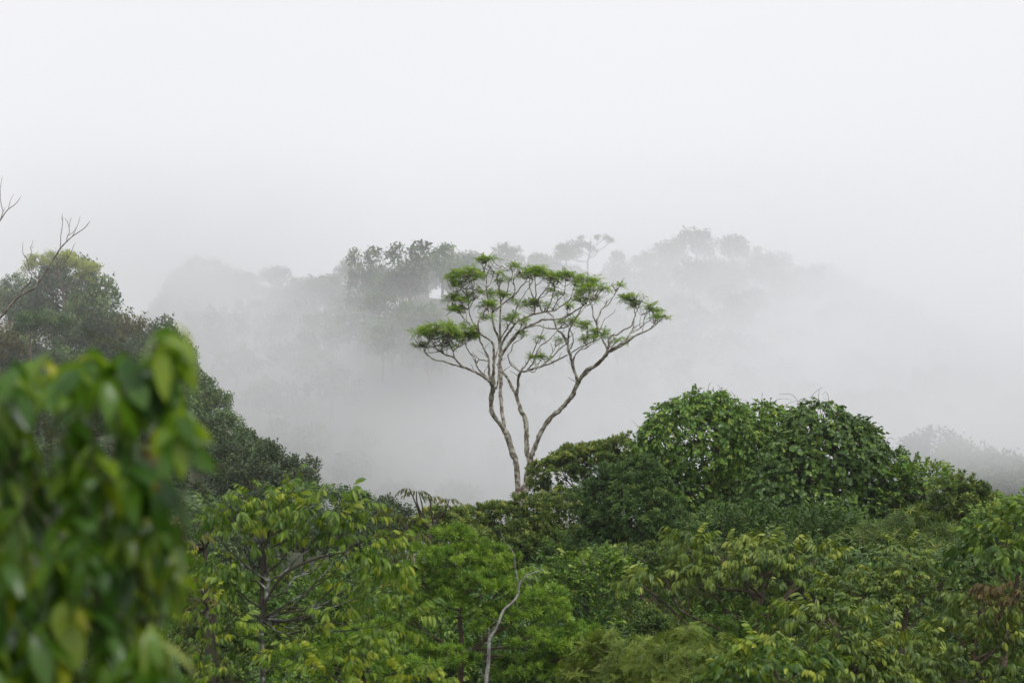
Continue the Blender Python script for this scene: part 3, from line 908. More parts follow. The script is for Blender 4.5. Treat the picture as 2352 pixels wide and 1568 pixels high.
BS = .28122 * K * BD
b0 = z2(-250, 3500)
bz = float(terrain(b0[0], BD)) - .1
org = np.array([b0[0], BD, bz])
root = thing('bare_tree', org, 'leafless dead tree reaching bare twigs in from the left edge above the bush', 'tree')
tk = Tubes()
P_, R_ = smooth_path([org, z2(-262, 2500, .2), z2(-262, 1800, 0), z2(-240, 1400, .2), z2(-235, 1000, .5), z2(-150, 700, .4), z2(-30, 470, 0)], np.array([34, 30, 27, 24, 15, 9, 6]) * BS, 5)
tk.add(P_, R_, 8, .06)
tk.build('trunk', M_BARK_DEAD, root, org)
BL = [
 ('low', 0, [(-240, 1420, 16), (-120, 1310, 13), (0, 1222, 11), (60, 1150, 10), (130, 1070, 10), (175, 1035, 9), (240, 1000, 9), (290, 975, 8.5), (330, 905, 8), (370, 850, 8), (420, 770, 7), (460, 710, 6.5), (490, 660, 6), (540, 605, 5), (590, 560, 4), (640, 525, 3.5), (690, 490, 3), (720, 455, 2.5), (735, 430, 1.5)]),
 ('low', .5, [(165, 1040, 7), (185, 990, 6), (225, 955, 5.5), (250, 920, 5), (258, 880, 4.5), (240, 850, 4), (235, 810, 3.5), (222, 745, 3.5), (195, 710, 3), (185, 680, 2.2), (188, 600, 1.2)]),
 ('low', .6, [(228, 760, 3), (245, 720, 3), (258, 680, 2.5), (248, 655, 2.5), (262, 620, 2), (270, 588, 1.2)]),
 ('low', .6, [(256, 658, 1.8), (268, 645, 1.5), (280, 638, 1)]),
 ('low', -.5, [(372, 855, 4.5), (410, 852, 3.8), (450, 825, 3.2), (500, 795, 3), (545, 750, 2.6), (575, 700, 2.2), (600, 640, 1.7), (615, 612, 1.1)]),
 ('low', -.5, [(555, 735, 2), (548, 700, 1.6), (552, 660, 1)]),
 ('low', .3, [(490, 658, 3.8), (495, 610, 3.2), (497, 550, 3), (508, 480, 2.7), (512, 420, 2.4), (506, 368, 1.2)]),
 ('low', .2, [(508, 430, 1.8), (502, 412, 1.4), (503, 400, 1)]),
 ('low', -.3, [(543, 602, 3.4), (550, 560, 3.1), (565, 530, 2.8), (563, 480, 2.5), (545, 430, 2), (527, 410, 1)]),
 ('low', -.3, [(566, 480, 2), (570, 445, 1.8), (578, 420, 1.5), (584, 402, 1)]),
 ('low', .3, [(588, 562, 2.8), (615, 510, 2.3), (640, 450, 2), (655, 395, 1)]),
 ('low', -.2, [(562, 550, 2), (600, 520, 1.7), (620, 485, 1.2)]),
 ('high', 0, [(-40, 482, 7), (0, 430, 5), (40, 370, 4.2), (70, 335, 3.6), (120, 300, 3), (150, 265, 2.4), (175, 223, 1.2)]),
 ('high', .3, [(68, 338, 2.8), (80, 285, 2.3), (95, 245, 1.9), (112, 210, 1)]),
 ('high', -.3, [(2, 428, 3.4), (15, 385, 3.2), (24, 350, 3), (10, 300, 2.7), (2, 200, 2.3), (8, 130, 1.9), (20, 65, 1)]),
 ('high', -.2, [(20, 365, 2.2), (33, 345, 1.8), (44, 320, 1)]),
]
LB = {'low': Tubes(), 'high': Tubes()}
for nm, dz, pts in BL:
    q = np.array(pts, float)
    s = np.linspace(0, 1, len(q))
    st = dz if len(q) < 5 else 0
    W3 = np.array([z2(a[0], a[1], st + dz * s_ * .8) for a, s_ in zip(q, s)])
    P_, R_ = smooth_path(W3, q[:, 2] * BS, 4)
    LB[nm].add(P_, R_ * (1 + mr.uniform(-.1, .1, len(R_))), 6)
for nm in LB:
    LB[nm].build('branch', M_BARK_DEAD, root, org)

# ============================================================================= the vine-draped mass on the right
VINES = []
r_, o_, cl = tree('vine_covered_tree', 'domed tree smothered in glossy vines, left and highest hump of the big green mound', 'tree', 96, 1640,
     [(1600, 1015, 125, 108, 0), (1525, 1035, 70, 78, -.5), (1640, 958, 78, 54, .3), (1555, 1120, 105, 80, .2), (1500, 1060, 45, 50, 0), (1660, 1140, 90, 70, 1.2), (1610, 1190, 120, 60, .5)],
     'vine', M_BARK_DARK, .22, 1180, per=10)
VINES.append((r_, o_, 96, [(1625, 908), (1640, 912), (1560, 945), (1605, 918), (1500, 985), (1482, 1000), (1690, 930), (1665, 918)]))
r_, o_, cl = tree('vine_covered_tree', 'olive-tinged vine-draped tree, low hump in the middle of the big green mound', 'tree', 99, 1755,
     [(1745, 1000, 85, 76, 0), (1800, 985, 50, 50, .3), (1700, 1020, 60, 66, .5), (1750, 1100, 100, 80, .8), (1770, 1180, 110, 70, .2)],
     'vine', M_BARK_DARK, .2, 1160, shift=.1, per=10)
VINES.append((r_, o_, 99, [(1750, 930), (1770, 935), (1800, 940), (1720, 940)]))
r_, o_, cl = tree('vine_covered_tree', 'broad dark green tree shingled with large round vine leaves, right hump of the big mound', 'tree', 94, 1900,
     [(1880, 985, 78, 66, 0), (1930, 1060, 110, 100, -.4), (1835, 1090, 100, 95, -.3), (2020, 1110, 85, 85, 0), (1960, 1020, 65, 58, .3), (1900, 1170, 150, 85, 0), (2060, 1170, 80, 70, .2), (1780, 1140, 80, 80, -.4)],
     'vine_dark', M_BARK_DARK, .24, 1180, per=10)
VINES.append((r_, o_, 94, [(1860, 925), (1880, 922), (1905, 925), (1925, 945), (1960, 975), (1985, 990), (2030, 1035), (1840, 935)]))
# loose vine tendrils standing above the humps
for rt_, ob_, d_, pts_ in VINES:
    for (px, py) in pts_:
        p0 = at(px, py, d_ + .2)
        dx = rng.normal(0, .25, 2)
        q_ = np.array([p0 - [0, 0, .35], p0 + [dx[0] * .2, 0, .15], p0 + [dx[0] * .8, dx[1], .38 + rng.uniform(-.1, .15)], p0 + [dx[0] * 1.9, dx[1] * 1.5, .42 + rng.uniform(-.15, .2)]])
        P_, R_ = smooth_path(q_, np.array([.012, .009, .007, .004]), 4)
        tb = Tubes()
        tb.add(P_, R_, sides=4)
        tb.build('tendril', M_BARK_BROWN, rt_, ob_)
tree('forest_shrub', 'mid green shrub on the slope just right of the vine mound, thin leaves', 'shrub', 92, 2130,
     [(2120, 1110, 60, 50, 0), (2150, 1150, 70, 60, 0), (2090, 1140, 60, 60, 0), (2200, 1190, 60, 60, 0)], 'lush', M_BARK_DARK, .1, 1230, dens=.9)
tree('forest_shrub', 'brownish-green rounded shrub below the large palmate-leaved tree at right', 'shrub', 90, 2200,
     [(2200, 1150, 70, 55, 0), (2240, 1190, 70, 60, 0), (2160, 1210, 70, 60, 0)], 'olive', M_BARK_DARK, .1, 1260, shift=-.05)
tree('forest_shrub', 'yellow-leaved shrub at the right edge with reddish young tips', 'shrub', 86, 2310,
     [(2310, 1205, 70, 55, 0), (2350, 1180, 60, 40, 0), (2280, 1240, 70, 50, 0), (2370, 1230, 60, 70, 0)], 'lush', M_BARK_DARK, .1, 1280, shift=.12)
tree('forest_shrub', 'pale green shrub of long narrow grassy leaves in front of the vine mound', 'shrub', 82, 2080,
     [(2080, 1235, 110, 60, 0), (2000, 1260, 90, 50, 0), (2170, 1255, 90, 55, 0), (2130, 1300, 100, 60, 0)], 'grassy', M_BARK_DARK, .1, 1320)
tree('forest_shrub', 'dark shrub under the right hump of the vine mound, small leaves', 'shrub', 84, 1850,
     [(1850, 1230, 130, 60, 0), (1740, 1225, 90, 60, 0), (1950, 1260, 110, 55, 0), (1660, 1240, 70, 60, 0)], 'shrub', M_BARK_DARK, .1, 1300)
tree('forest_shrub', 'vine shrub with scattered round leaves, below the grassy shrub and behind the drooping yellow trees', 'shrub', 78, 2000,
     [(1960, 1310, 130, 55, 0), (2100, 1330, 120, 60, 0), (2230, 1310, 90, 60, 0)], 'vine_dark', M_BARK_DARK, .1, 1380, scale=.85)

# ============================================================================= olive trees beside the pale tree
tree('olive_green_tree', 'olive-green spreading tree with upright leaf tufts, right beside the pale trunk', 'tree', 102, 1400,
     [(1290, 1085, 70, 38, 0), (1350, 1055, 85, 34, .2), (1420, 1050, 55, 44, 0), (1385, 1033, 45, 18, .3), (1240, 1108, 30, 24, 0), (1440, 1090, 60, 50, .5)], 'olive', M_BARK_DARK, .12, 1180, dens=1.0, per=14)
tree('olive_green_tree', 'low olive-green tree under the pale trunk, bushy top across the centre', 'tree', 94, 1180,
     [(1150, 1205, 80, 46, 0), (1230, 1190, 70, 50, .3), (1300, 1190, 80, 60, .6), (1090, 1210, 60, 40, .2), (1200, 1250, 120, 50, 0), (1300, 1255, 90, 50, 0)], 'olive', M_BARK_DARK, .15, 1290, per=6)
tree('olive_green_tree', 'pale olive bush left of the pale trunk beneath the hanging long leaves', 'tree', 92, 1000,
     [(1000, 1205, 55, 34, 0), (1045, 1195, 55, 26, .2), (970, 1225, 40, 40, 0), (1050, 1240, 80, 40, 0)], 'olive', M_BARK_DARK, .1, 1290, shift=.08)
tree('dark_green_tree', 'dense dark green fine-leaved tree in front of the olive tree, left of the vine mound', 'tree', 90, 1450,
     [(1425, 1130, 75, 60, 0), (1470, 1180, 90, 70, -.3), (1390, 1200, 60, 60, 0), (1430, 1245, 110, 50, .2), (1530, 1230, 80, 60, .3), (1480, 1095, 50, 50, .4), (1360, 1150, 50, 40, .6), (1500, 1150, 60, 60, .8)], 'dark', M_BARK_DARK, .12, 1260)
tree('dark_green_tree', 'shaded brownish tree below the dark green tree, showing bare lower branches', 'tree', 80, 1500,
     [(1480, 1290, 110, 40, 0), (1600, 1290, 90, 45, 0), (1400, 1290, 70, 36, 0)], 'olive', M_BARK_BROWN, .1, 1400, dens=.6, shift=-.2, per=14)
tree('forest_shrub', 'round glossy shrub with mixed pale and dark leaves right of the bright green tree', 'shrub', 66, 1360,
     [(1350, 1310, 75, 45, 0), (1400, 1350, 65, 60, 0), (1310, 1370, 70, 60, -.2), (1360, 1410, 90, 50, 0), (1290, 1320, 50, 36, 0)], 'lush', M_BARK_DARK, .08, 1440, scale=.8)
tree('forest_shrub', 'light green creeper-covered shrub behind the snag, small heart leaves', 'shrub', 64, 1225,
     [(1225, 1350, 55, 45, 0), (1190, 1390, 50, 45, 0), (1260, 1390, 50, 40, 0)], 'vine', M_BARK_DARK, .06, 1440, scale=.6, shift=.12)

# ============================================================================= shrubs filling the understorey between the named trees
GU = 'shrubs filling the understorey'
fill = []
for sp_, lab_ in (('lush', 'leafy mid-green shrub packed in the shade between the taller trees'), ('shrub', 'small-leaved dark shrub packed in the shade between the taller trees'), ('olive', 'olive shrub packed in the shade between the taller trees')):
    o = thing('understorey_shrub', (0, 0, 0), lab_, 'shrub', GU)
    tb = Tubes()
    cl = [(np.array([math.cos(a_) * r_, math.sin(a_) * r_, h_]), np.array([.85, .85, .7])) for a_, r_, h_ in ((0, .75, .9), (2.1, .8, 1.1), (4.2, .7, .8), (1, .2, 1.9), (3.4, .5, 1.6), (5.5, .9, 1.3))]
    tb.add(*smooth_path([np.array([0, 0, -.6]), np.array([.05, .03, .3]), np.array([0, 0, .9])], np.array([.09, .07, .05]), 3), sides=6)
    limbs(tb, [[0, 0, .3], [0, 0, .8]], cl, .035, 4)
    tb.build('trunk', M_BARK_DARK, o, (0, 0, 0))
    crown(o, np.zeros(3), cl, sp_, 'crown', .9, shift=-.16)  # tint shifted darker, painting shade of the gaps into these leaves
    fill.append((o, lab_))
fr = np.random.default_rng(21)
UF = []
for d in (112, 104, 97, 90, 83, 76, 70, 64, 58, 52):
    half = d * 36 / 85 / 2
    for px in np.arange(380, 2400, 62 * 90 / d * 1.25):
        px_ = px + fr.uniform(-25, 25)
        if d > 100 and px_ < 1000:
            continue
        UF.append((px_, d + fr.uniform(-3, 3), int(fr.integers(0, 3)), fr.uniform(.5, 1.0)))

# ============================================================================= bright green fine-leaved tree
FD = 55
lst = [(1040, 1232, 48, 26, 0), (1075, 1255, 50, 30, .2), (985, 1275, 46, 30, 0), (1050, 1285, 80, 34, -.3), (1140, 1285, 44, 30, 0), (1185, 1295, 26, 20, 0), (945, 1310, 40, 26, 0),
       (975, 1345, 60, 36, -.2), (1080, 1340, 80, 40, -.4), (1160, 1345, 50, 34, 0), (1020, 1390, 70, 30, -.3), (1200, 1395, 60, 34, 0), (1262, 1362, 36, 28, .2), (1275, 1410, 44, 34, 0), (920, 1400, 50, 36, 0),
       (1140, 1430, 60, 36, -.4), (930, 1470, 60, 40, 0), (1030, 1510, 60, 30, -.6), (1240, 1470, 80, 36, -.2), (1340, 1470, 50, 36, 0), (1300, 1510, 80, 36, 0), (870, 1510, 50, 40, 0), (1210, 1540, 90, 34, 0)]
tree('bright_green_tree', 'bushy bright green tree of fine needle-like leaves behind the pale snag', 'tree', FD, 1062, lst, 'fine', M_BARK_BROWN, .07, 1500, per=7)
tree('bright_green_tree', 'small bright green needle-leaved bush at the bottom left of the snag', 'tree', 50, 820,
     [(800, 1480, 60, 40, 0), (860, 1450, 50, 30, 0), (760, 1510, 60, 40, 0), (830, 1540, 70, 40, 0), (690, 1520, 60, 40, 0), (950, 1540, 60, 36, 0)], 'fine', M_BARK_BROWN, .05, 1540)

# the dead snag
SD = 42
x = (1117 - 1176) * K * SD
org = np.array([x, SD, float(terrain(x, SD)) - .1])
root = thing('dead_snag', org, 'thin pale leafless snag, bent above its knee, in front of the bright green tree', 'tree')
ps = K * SD * .62
tk = Tubes()
tk.add(*smooth_path([org] + [at(a, b, SD + q) for a, b, q in ((1112, 1700, 0), (1117, 1568, 0), (1122, 1520, 0), (1124, 1468, 0), (1130, 1458, .03), (1143, 1435, .06), (1156, 1402, .1), (1173, 1386, .12), (1189, 1367, .15), (1192, 1344, .15), (1205, 1324, .2), (1222, 1316, .25), (1250, 1306, .3))],
                    np.array([9, 8.2, 7.6, 6.8, 6.6, 6, 5, 4.6, 4.4, 4.2, 3.4, 2.6, 1.8, .9]) * ps, 4), sides=8, rough=.07)
tk.build('trunk', M_BARK_SNAG, root, org)
for pts in ([(1192, 1346, 3), (1190, 1337, 2.8), (1184, 1305, 2.2), (1179, 1269, 1.8), (1160, 1243, 1.4), (1150, 1220, .8)], [(1124, 1470, 4), (1124, 1455, 3.4), (1123, 1440, 2)],
            [(1118, 1560, 3.4), (1108, 1548, 2.8), (1104, 1536, 1.6)], [(1205, 1325, 2), (1220, 1330, 1.4), (1240, 1322, .7)]):
    tb = Tubes()
    q = np.array(pts, float)
    tb.add(*smooth_path([at(a, b, SD + .1) for a, b, _ in pts], q[:, 2] * ps, 4), sides=6)
    tb.build('branch', M_BARK_SNAG, root, org)

# ============================================================================= feathery domes at the bottom
tree('feathery_tree', 'low dome of yellow-green feathery leaves at the bottom centre, the left of two', 'tree', 47, 1420,
     [(1420, 1500, 80, 52, 0), (1370, 1530, 70, 50, 0), (1470, 1540, 80, 50, 0), (1400, 1580, 110, 50, 0)], 'feather', M_BARK_BROWN, .08, 1600)
tree('feathery_tree', 'wide dome of yellow-green feathery leaves at the bottom, the right of two', 'tree', 45, 1590,
     [(1570, 1510, 95, 58, 0), (1650, 1530, 80, 55, .2), (1510, 1545, 70, 55, 0), (1600, 1580, 140, 50, -.2)], 'feather', M_BARK_BROWN, .08, 1600)

# ============================================================================= drooping yellow-green trees, lower right
tree('drooping_leaf_tree', 'spreading tree with tiers of hanging yellow-tipped leaves, centre right below the vine mound', 'tree', 60, 1745,
     [(1640, 1268, 60, 24, .5), (1735, 1262, 62, 24, 0), (1825, 1268, 60, 28, .2), (1880, 1285, 36, 24, .5), (1585, 1262, 22, 18, .3), (1530, 1330, 60, 22, -.3), (1610, 1335, 70, 26, 0), (1690, 1320, 60, 30, -.3), (1770, 1320, 70, 34, -.3), (1850, 1340, 50, 30, 0), (1475, 1345, 26, 12, 0), (1660, 1390, 60, 30, .3), (1740, 1400, 60, 36, .5)],
     'droop', M_BARK_BROWN, .1, 1520, dens=.8, per=5)
tree('drooping_leaf_tree', 'tall drooping-leaved tree right of centre with an orange-tinged top spray', 'tree', 58, 2070,
     [(2070, 1275, 40, 30, 0), (2100, 1320, 60, 36, 0), (2030, 1320, 40, 30, .3), (2170, 1335, 50, 34, 0), (1960, 1360, 60, 30, 0), (2040, 1380, 70, 40, -.3), (2130, 1400, 70, 40, 0), (2200, 1420, 50, 40, 0)],
     'droop_small', M_BARK_BROWN, .1, 1500, dens=.9, per=5)
tree('drooping_leaf_tree', 'big drooping-leaved tree filling the bottom right, nearest of the yellow-green ones', 'tree', 48, 1960,
     [(1880, 1420, 60, 36, 0), (1950, 1440, 70, 40, 0), (1840, 1480, 70, 40, 0), (1930, 1510, 90, 40, -.3), (2030, 1480, 70, 40, 0), (2080, 1530, 80, 44, 0), (1980, 1560, 110, 40, -.3)],
     'droop', M_BARK_BROWN, .09, 1580, dens=1.0, scale=.9, per=5)
tree('drooping_leaf_tree', 'low drooping-leaved tree at the bottom edge right of the feathery domes', 'tree', 44, 1790,
     [(1760, 1520, 70, 36, 0), (1690, 1550, 60, 36, 0), (1820, 1550, 80, 40, 0), (1740, 1580, 100, 36, 0)],
     'droop_dark', M_BARK_BROWN, .07, 1610, dens=1.0, scale=.8, per=4)
tree('drooping_leaf_tree', 'drooping-leaved tree against the right edge, upper one, olive yellow', 'tree', 56, 2310,
     [(2310, 1255, 55, 36, 0), (2260, 1290, 50, 36, 0), (2345, 1300, 50, 50, 0), (2380, 1240, 60, 60, 0)],
     'droop_dark', M_BARK_BROWN, .09, 1450, dens=1.0, per=5)
rt, ob, cl = tree('drooping_leaf_tree', 'drooping-leaved tree in the bottom right corner with a patch of rust-brown dead leaves', 'tree', 52, 2260,
     [(2250, 1400, 60, 40, 0), (2330, 1440, 60, 50, 0), (2200, 1470, 70, 44, 0), (2280, 1500, 80, 50, -.3), (2350, 1540, 70, 50, 0), (2200, 1560, 90, 44, 0)],
     'droop', M_BARK_BROWN, .09, 1570, dens=1.0, scale=.92, per=5)
crown(rt, ob, px_clumps(51.5, [(2312, 1365, 34, 30, 0), (2345, 1390, 30, 30, 0)]), 'droop', 'dead_leaves', .7, .8, mat=M_RUST)

# long palmate leaves on the tree at the right skyline
PAL = [sp_star(8, (-50, -5), np_=4, length=.3, L=.26, Wd=.08, droop=.5, lift=.2) for _ in range(3)]


def leaf_stalks(root, org, tips, fork, d, temps, mat, bark, r0, name='leaf_spray', sc=1.0, up=None):
    tb = Tubes()
    for (px, py, dd) in tips:
        e = at(px, py, d + dd)
        q_ = bend(fork, e, .5, 5)
        tb.add(*smooth_path(q_, np.linspace(r0, r0 * .35, len(q_)), 3), sides=5)
        Y = nrm(np.array([e - fork]))[0] if up is None else np.array(up, float)
        V, F, I = temps[rng.integers(0, len(temps))]
        me = leaf_mesh(name, [(V, F, I)], [e - org], [Y], nrm(rng.normal(size=(1, 3))), np.array([sc * rng.uniform(.85, 1.2)]), mat, .45, .3)
        put(name, me, root)
    return tb


PD = 98
x = (2225 - 1176) * K * PD
org = np.array([x, PD, float(terrain(x, PD)) - .1])
root = thing('palmate_leaf_tree', org, 'thin open tree with dark hanging leaf clusters against the mist, right of the vine mound', 'tree')
fk = at(2225, 1200, PD)
tips = [(2212, 1108, 0), (2228, 1115, .3), (2240, 1110, -.2), (2262, 1130, 0), (2282, 1140, .3), (2275, 1150, -.3), (2296, 1148, 0), (2250, 1150, .2), (2215, 1128, -.4), (2180, 1100, .3), (2160, 1095, 0), (2200, 1130, 0), (2270, 1120, .5), (2240, 1140, 0)]
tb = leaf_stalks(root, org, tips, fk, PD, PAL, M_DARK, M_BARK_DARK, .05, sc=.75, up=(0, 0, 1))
tb.add(*smooth_path([org, org * .5 + fk * .5, fk], np.array([.1, .09, .06]), 4), sides=6)
tb.build('trunk', M_BARK_DARK, root, org)

# ============================================================================= trees with long hanging feather leaves, left of centre


def sp_hang(n_, length, L, Wd):
    """an arching frond whose narrow leaflets hang down from it like a fringe."""
    out = []
    for i in range(n_):
        s_ = (i + .8) / n_
        pos = np.array([0, s_ * length, .5 * length * s_ - 1.1 * length * s_ * s_])
        for side in (-1, 1):
            V, F = leaf(L * (1.05 - .45 * s_) * rng.uniform(.8, 1.15), Wd, (.8, 1., .7), .2, .1)
            out.append((V, F, pos, np.array([side * rng.uniform(.15, .45), rng.uniform(.05, .5), -1.]), np.array([side * .6, 1., .2]), 1))
    return merge(out)


HANG = [sp_hang(8, .6, .46, .085) for _ in range(4)]


def hanging_tree(label, d, bx, fork, sprays):
    x = (bx - 1176) * K * d
    org = np.array([x, d, float(terrain(x, d)) - .1])
    root = thing('long_leaf_tree', org, label, 'tree', None)
    fk = at(fork[0], fork[1], d)
    tb = Tubes()
    tb.add(*smooth_path([org, org * .6 + fk * .4 + np.array([.1, 0, 0]), fk], np.array([.09, .075, .05]), 4), sides=6)
    for (px, py, dirx, size) in sprays:
        e = at(px, py, d + rng.uniform(-.4, .4))
        q_ = bend(fk, e, .35, 5)
        tb.add(*smooth_path(q_, np.linspace(.04, .018, 5), 3), sides=5)
        k_ = 2 if abs(dirx) < .5 else 1
        for j in range(k_):
            sx = dirx if k_ == 1 else (1 if j else -1)
            Y = nrm(np.array([[sx, rng.uniform(-.5, .5), .25]]))
            me = leaf_mesh('hanging_leaf', [HANG[rng.integers(0, 4)]], [e - org], Y, np.array([[0, 0, 1.]]), np.array([size * .92]), M_LONG, .5, .3)
            put('hanging_leaf', me, root)
    tb.build('trunk', M_BARK_DARK, root, org)


hanging_tree('slender tree with drooping fringed leaves standing clear against the mist left of the pale trunk', 76, 1010, (985, 1215),
             [(957, 1128, 0, .75), (992, 1140, 1, .7), (940, 1122, -1, .7), (1032, 1146, 0, .6), (1018, 1160, 1, .6), (965, 1140, 1, .7)])
hanging_tree('slender tree with drooping fringed leaves arching left, below the clear one', 74, 960, (940, 1230),
             [(905, 1168, -1, .9), (930, 1180, -1, .9), (950, 1190, 0, .8), (900, 1215, -1, .8), (925, 1225, 0, .8), (955, 1225, 1, .8), (935, 1255, 0, .8), (900, 1240, -1, .8)])
hanging_tree('slender tree with reddish hanging leaves behind the right side of the yellow-green sapling', 70, 940, (930, 1330),
             [(905, 1280, -1, .7), (920, 1290, 0, .7), (950, 1300, 1, .7), (895, 1310, -1, .7), (940, 1275, 0, .7), (910, 1330, 0, .7)])
hanging_tree('slender tree with hanging leaves between the blurred bush and the yellow-green sapling', 56, 470, (470, 1260),
             [(437, 1180, -1, .6), (452, 1190, 0, .6), (405, 1220, -1, .6), (420, 1240, 0, .6), (385, 1240, -1, .6), (460, 1230, 1, .6), (490, 1210, 0, .5), (430, 1270, 0, .6)])
hanging_tree('low tree with hanging leaves beneath the sapling, at the bush edge', 50, 480, (490, 1370),
             [(440, 1300, -1, .55), (460, 1320, 0, .55), (420, 1340, -1, .55), (500, 1310, 1, .55), (430, 1375, -1, .55), (470, 1380, 0, .55), (405, 1400, -1, .55), (450, 1420, 0, .55)])

# ============================================================================= yellow-green sapling in front
JD = 36
lst = [(500, 1165, 34, 22, 0), (545, 1180, 50, 26, .2), (600, 1160, 40, 24, 0), (655, 1150, 44, 26, 0), (700, 1165, 44, 30, .2), (745, 1160, 34, 30, 0), (545, 1225, 50, 26, .2), (650, 1195, 50, 24, .2), (720, 1210, 60, 30, 0),
       (500, 1230, 36, 30, 0), (540, 1280, 56, 30, 0), (490, 1300, 30, 26, 0), (530, 1335, 40, 24, .2), (790, 1200, 36, 30, 0), (830, 1235, 44, 34, .2), (870, 1270, 44, 40, 0), (800, 1270, 50, 36, -.2), (760, 1250, 50, 28, 0),
       (850, 1330, 50, 36, 0), (900, 1360, 36, 40, 0), (790, 1350, 36, 30, .3), (915, 1430, 34, 40, 0), (870, 1440, 36, 30, 0), (740, 1410, 50, 30, -.2), (700, 1450, 50, 30, 0)]
rt, ob, cl = tree('sapling_tree', 'slim yellow-green sapling with dark spotted trunk and hanging leaves, right of the blurred bush', 'tree', JD, 592, lst, 'sapling', M_BARK_SPOT, .042, 1420, lean=8, dens=1.05, scale=.8, per=2)
tb = Tubes()
tb.add(*smooth_path([at(600, 1392, JD), at(605, 1300, JD), at(613, 1235, JD), at(640, 1180, JD)], np.array([.034, .03, .022, .012]), 4), sides=7, rough=.06)
tb.add(*smooth_path([at(602, 1395, JD), at(650, 1320, JD - .1), at(720, 1285, JD - .1), at(800, 1265, JD)], np.array([.026, .022, .018, .01]), 4), sides=6)
tb.build('branch', M_BARK_DARK, rt, ob)
tree('sapling_tree', 'lower leafy sapling at the foot of the spotted trunk, left bottom', 'tree', 33, 500,
     [(480, 1420, 50, 34, 0), (430, 1470, 50, 36, 0), (525, 1445, 36, 26, 0), (490, 1490, 60, 40, 0), (440, 1540, 70, 40, 0), (520, 1560, 50, 36, 0), (680, 1510, 44, 30, .4)], 'sapling', M_BARK_DARK, .03, 1570, scale=.62, dens=1.0, per=4)
tree('sapling_tree', 'pair of bright leafy shoots at the bottom edge right of the spotted trunk', 'tree', 31, 830,
     [(800, 1520, 44, 30, 0), (850, 1500, 30, 24, 0), (760, 1550, 50, 34, 0), (900, 1560, 50, 28, 0), (840, 1565, 70, 40, 0), (960, 1570, 36, 20, 0)], 'sapling', M_BARK_DARK, .03, 1600, scale=.58, dens=1.1, per=4, shift=.1)

done = set()
for (px, d, k_, s_) in UF:
    x_ = (px - 1176) * K * d
    g_ = float(terrain(x_, d))
    lim = np.interp(px, [380, 900, 1180, 1300, 1500, 1640, 1760, 1900, 2050, 2150, 2250, 2400], [1300, 1260, 1230, 1150, 1050, 960, 990, 970, 1080, 1160, 1190, 1190])
    if 784 - (g_ + 2.4 * s_) / (K * d) < lim:
        continue
    top_ = 784 - (g_ + 2.6 * s_) / (K * d)
    if any(q_[4] > d - 1 and abs(px - q_[0]) < q_[2] + 25 and top_ < q_[1] + .7 * q_[3] for q_ in SEEN):
        continue
    if k_ in done:
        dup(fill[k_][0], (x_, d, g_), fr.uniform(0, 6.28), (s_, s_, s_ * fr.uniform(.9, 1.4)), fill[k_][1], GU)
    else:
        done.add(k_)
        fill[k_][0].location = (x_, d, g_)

# ============================================================================= blurred bush close to the camera
ND = 6.0
FRL = []
BP = (.75, 1.0, .95, .6)
for _ in range(6):
    out = []
    n_ = rng.integers(4, 7)
    for i in range(n_):
        a = i * 2.4 + rng.uniform(-.4, .4)
        dn = rng.uniform(.5, 2.2)
        V, F = leaf(.122 * rng.uniform(.65, 1.15), .045 * rng.uniform(.75, 1.2), BP, .25, .25)
        out.append((V, F, np.array([0, .012 * i, 0]), np.array([math.cos(a), .1, math.sin(a)]) + np.array([0, -dn, 0]), np.array([math.cos(a) * .6, 1., math.sin(a) * .6]), 1))
    FRL.append(merge(out))


def edge_x(py):
    return np.interp(py, [740, 770, 820, 880, 950, 1010, 1060, 1110, 1180, 1250, 1310, 1360, 1420, 1500, 1570, 1700], [425, 432, 425, 400, 425, 440, 440, 400, 380, 400, 415, 390, 380, 385, 400, 410])


def top_y(px):
    return np.interp(px, [-200, 0, 30, 60, 100, 150, 200, 250, 300, 340, 370, 400, 430, 460], [870, 880, 850, 862, 832, 862, 830, 845, 850, 870, 800, 778, 795, 930])


x = (-60 - 1176) * K * ND
org = np.array([x, ND + .3, float(terrain(x, ND)) - .05])
root = thing('broadleaf_bush', org, 'blurred bush of large glossy hanging leaves, close by on the left', 'shrub')
br = np.random.default_rng(3)
PP = []
# drooping sprays: each hangs from a shoot and carries its whorls one below the other
while len(PP) < 400:
    px, py, dd = br.uniform(-230, 450), br.uniform(770, 1700), br.uniform(-.6, .75)
    L_ = br.uniform(60, 260)
    dx = br.uniform(-30, 45)
    for f in np.arange(0, 1.01, 34 / L_):
        qx, qy = px + dx * f ** .7 + br.normal(0, 9), py + L_ * f
        if qx > edge_x(qy) - 14 or qy < top_y(qx) + 6 or qy > 1760:
            continue
        PP.append((qx, qy, dd + br.normal(0, .04)))
for px in np.arange(-200, 385, 17.0):
    PP.append((px, top_y(px) + br.uniform(2, 55), br.uniform(-.5, .6)))
for px, py in ((395, 770), (400, 785), (380, 800), (392, 825), (380, 860), (330, 850), (215, 832), (105, 832), (35, 855), (400, 960), (408, 1010), (375, 1290), (380, 1330)):
    PP.append((px, py, br.uniform(-.15, .15)))
PP = np.array([at(a, b, ND + q) for a, b, q in PP])
Y = nrm(np.array([0, 0, 1.]) + br.normal(0, .28, PP.shape))
me = leaf_mesh('foliage', FRL, PP - org, Y, nrm(br.normal(size=PP.shape)), br.uniform(.75, 1.2, len(PP)), M_FRONT, .42, .27)
put('crown', me, root)
tb = Tubes()
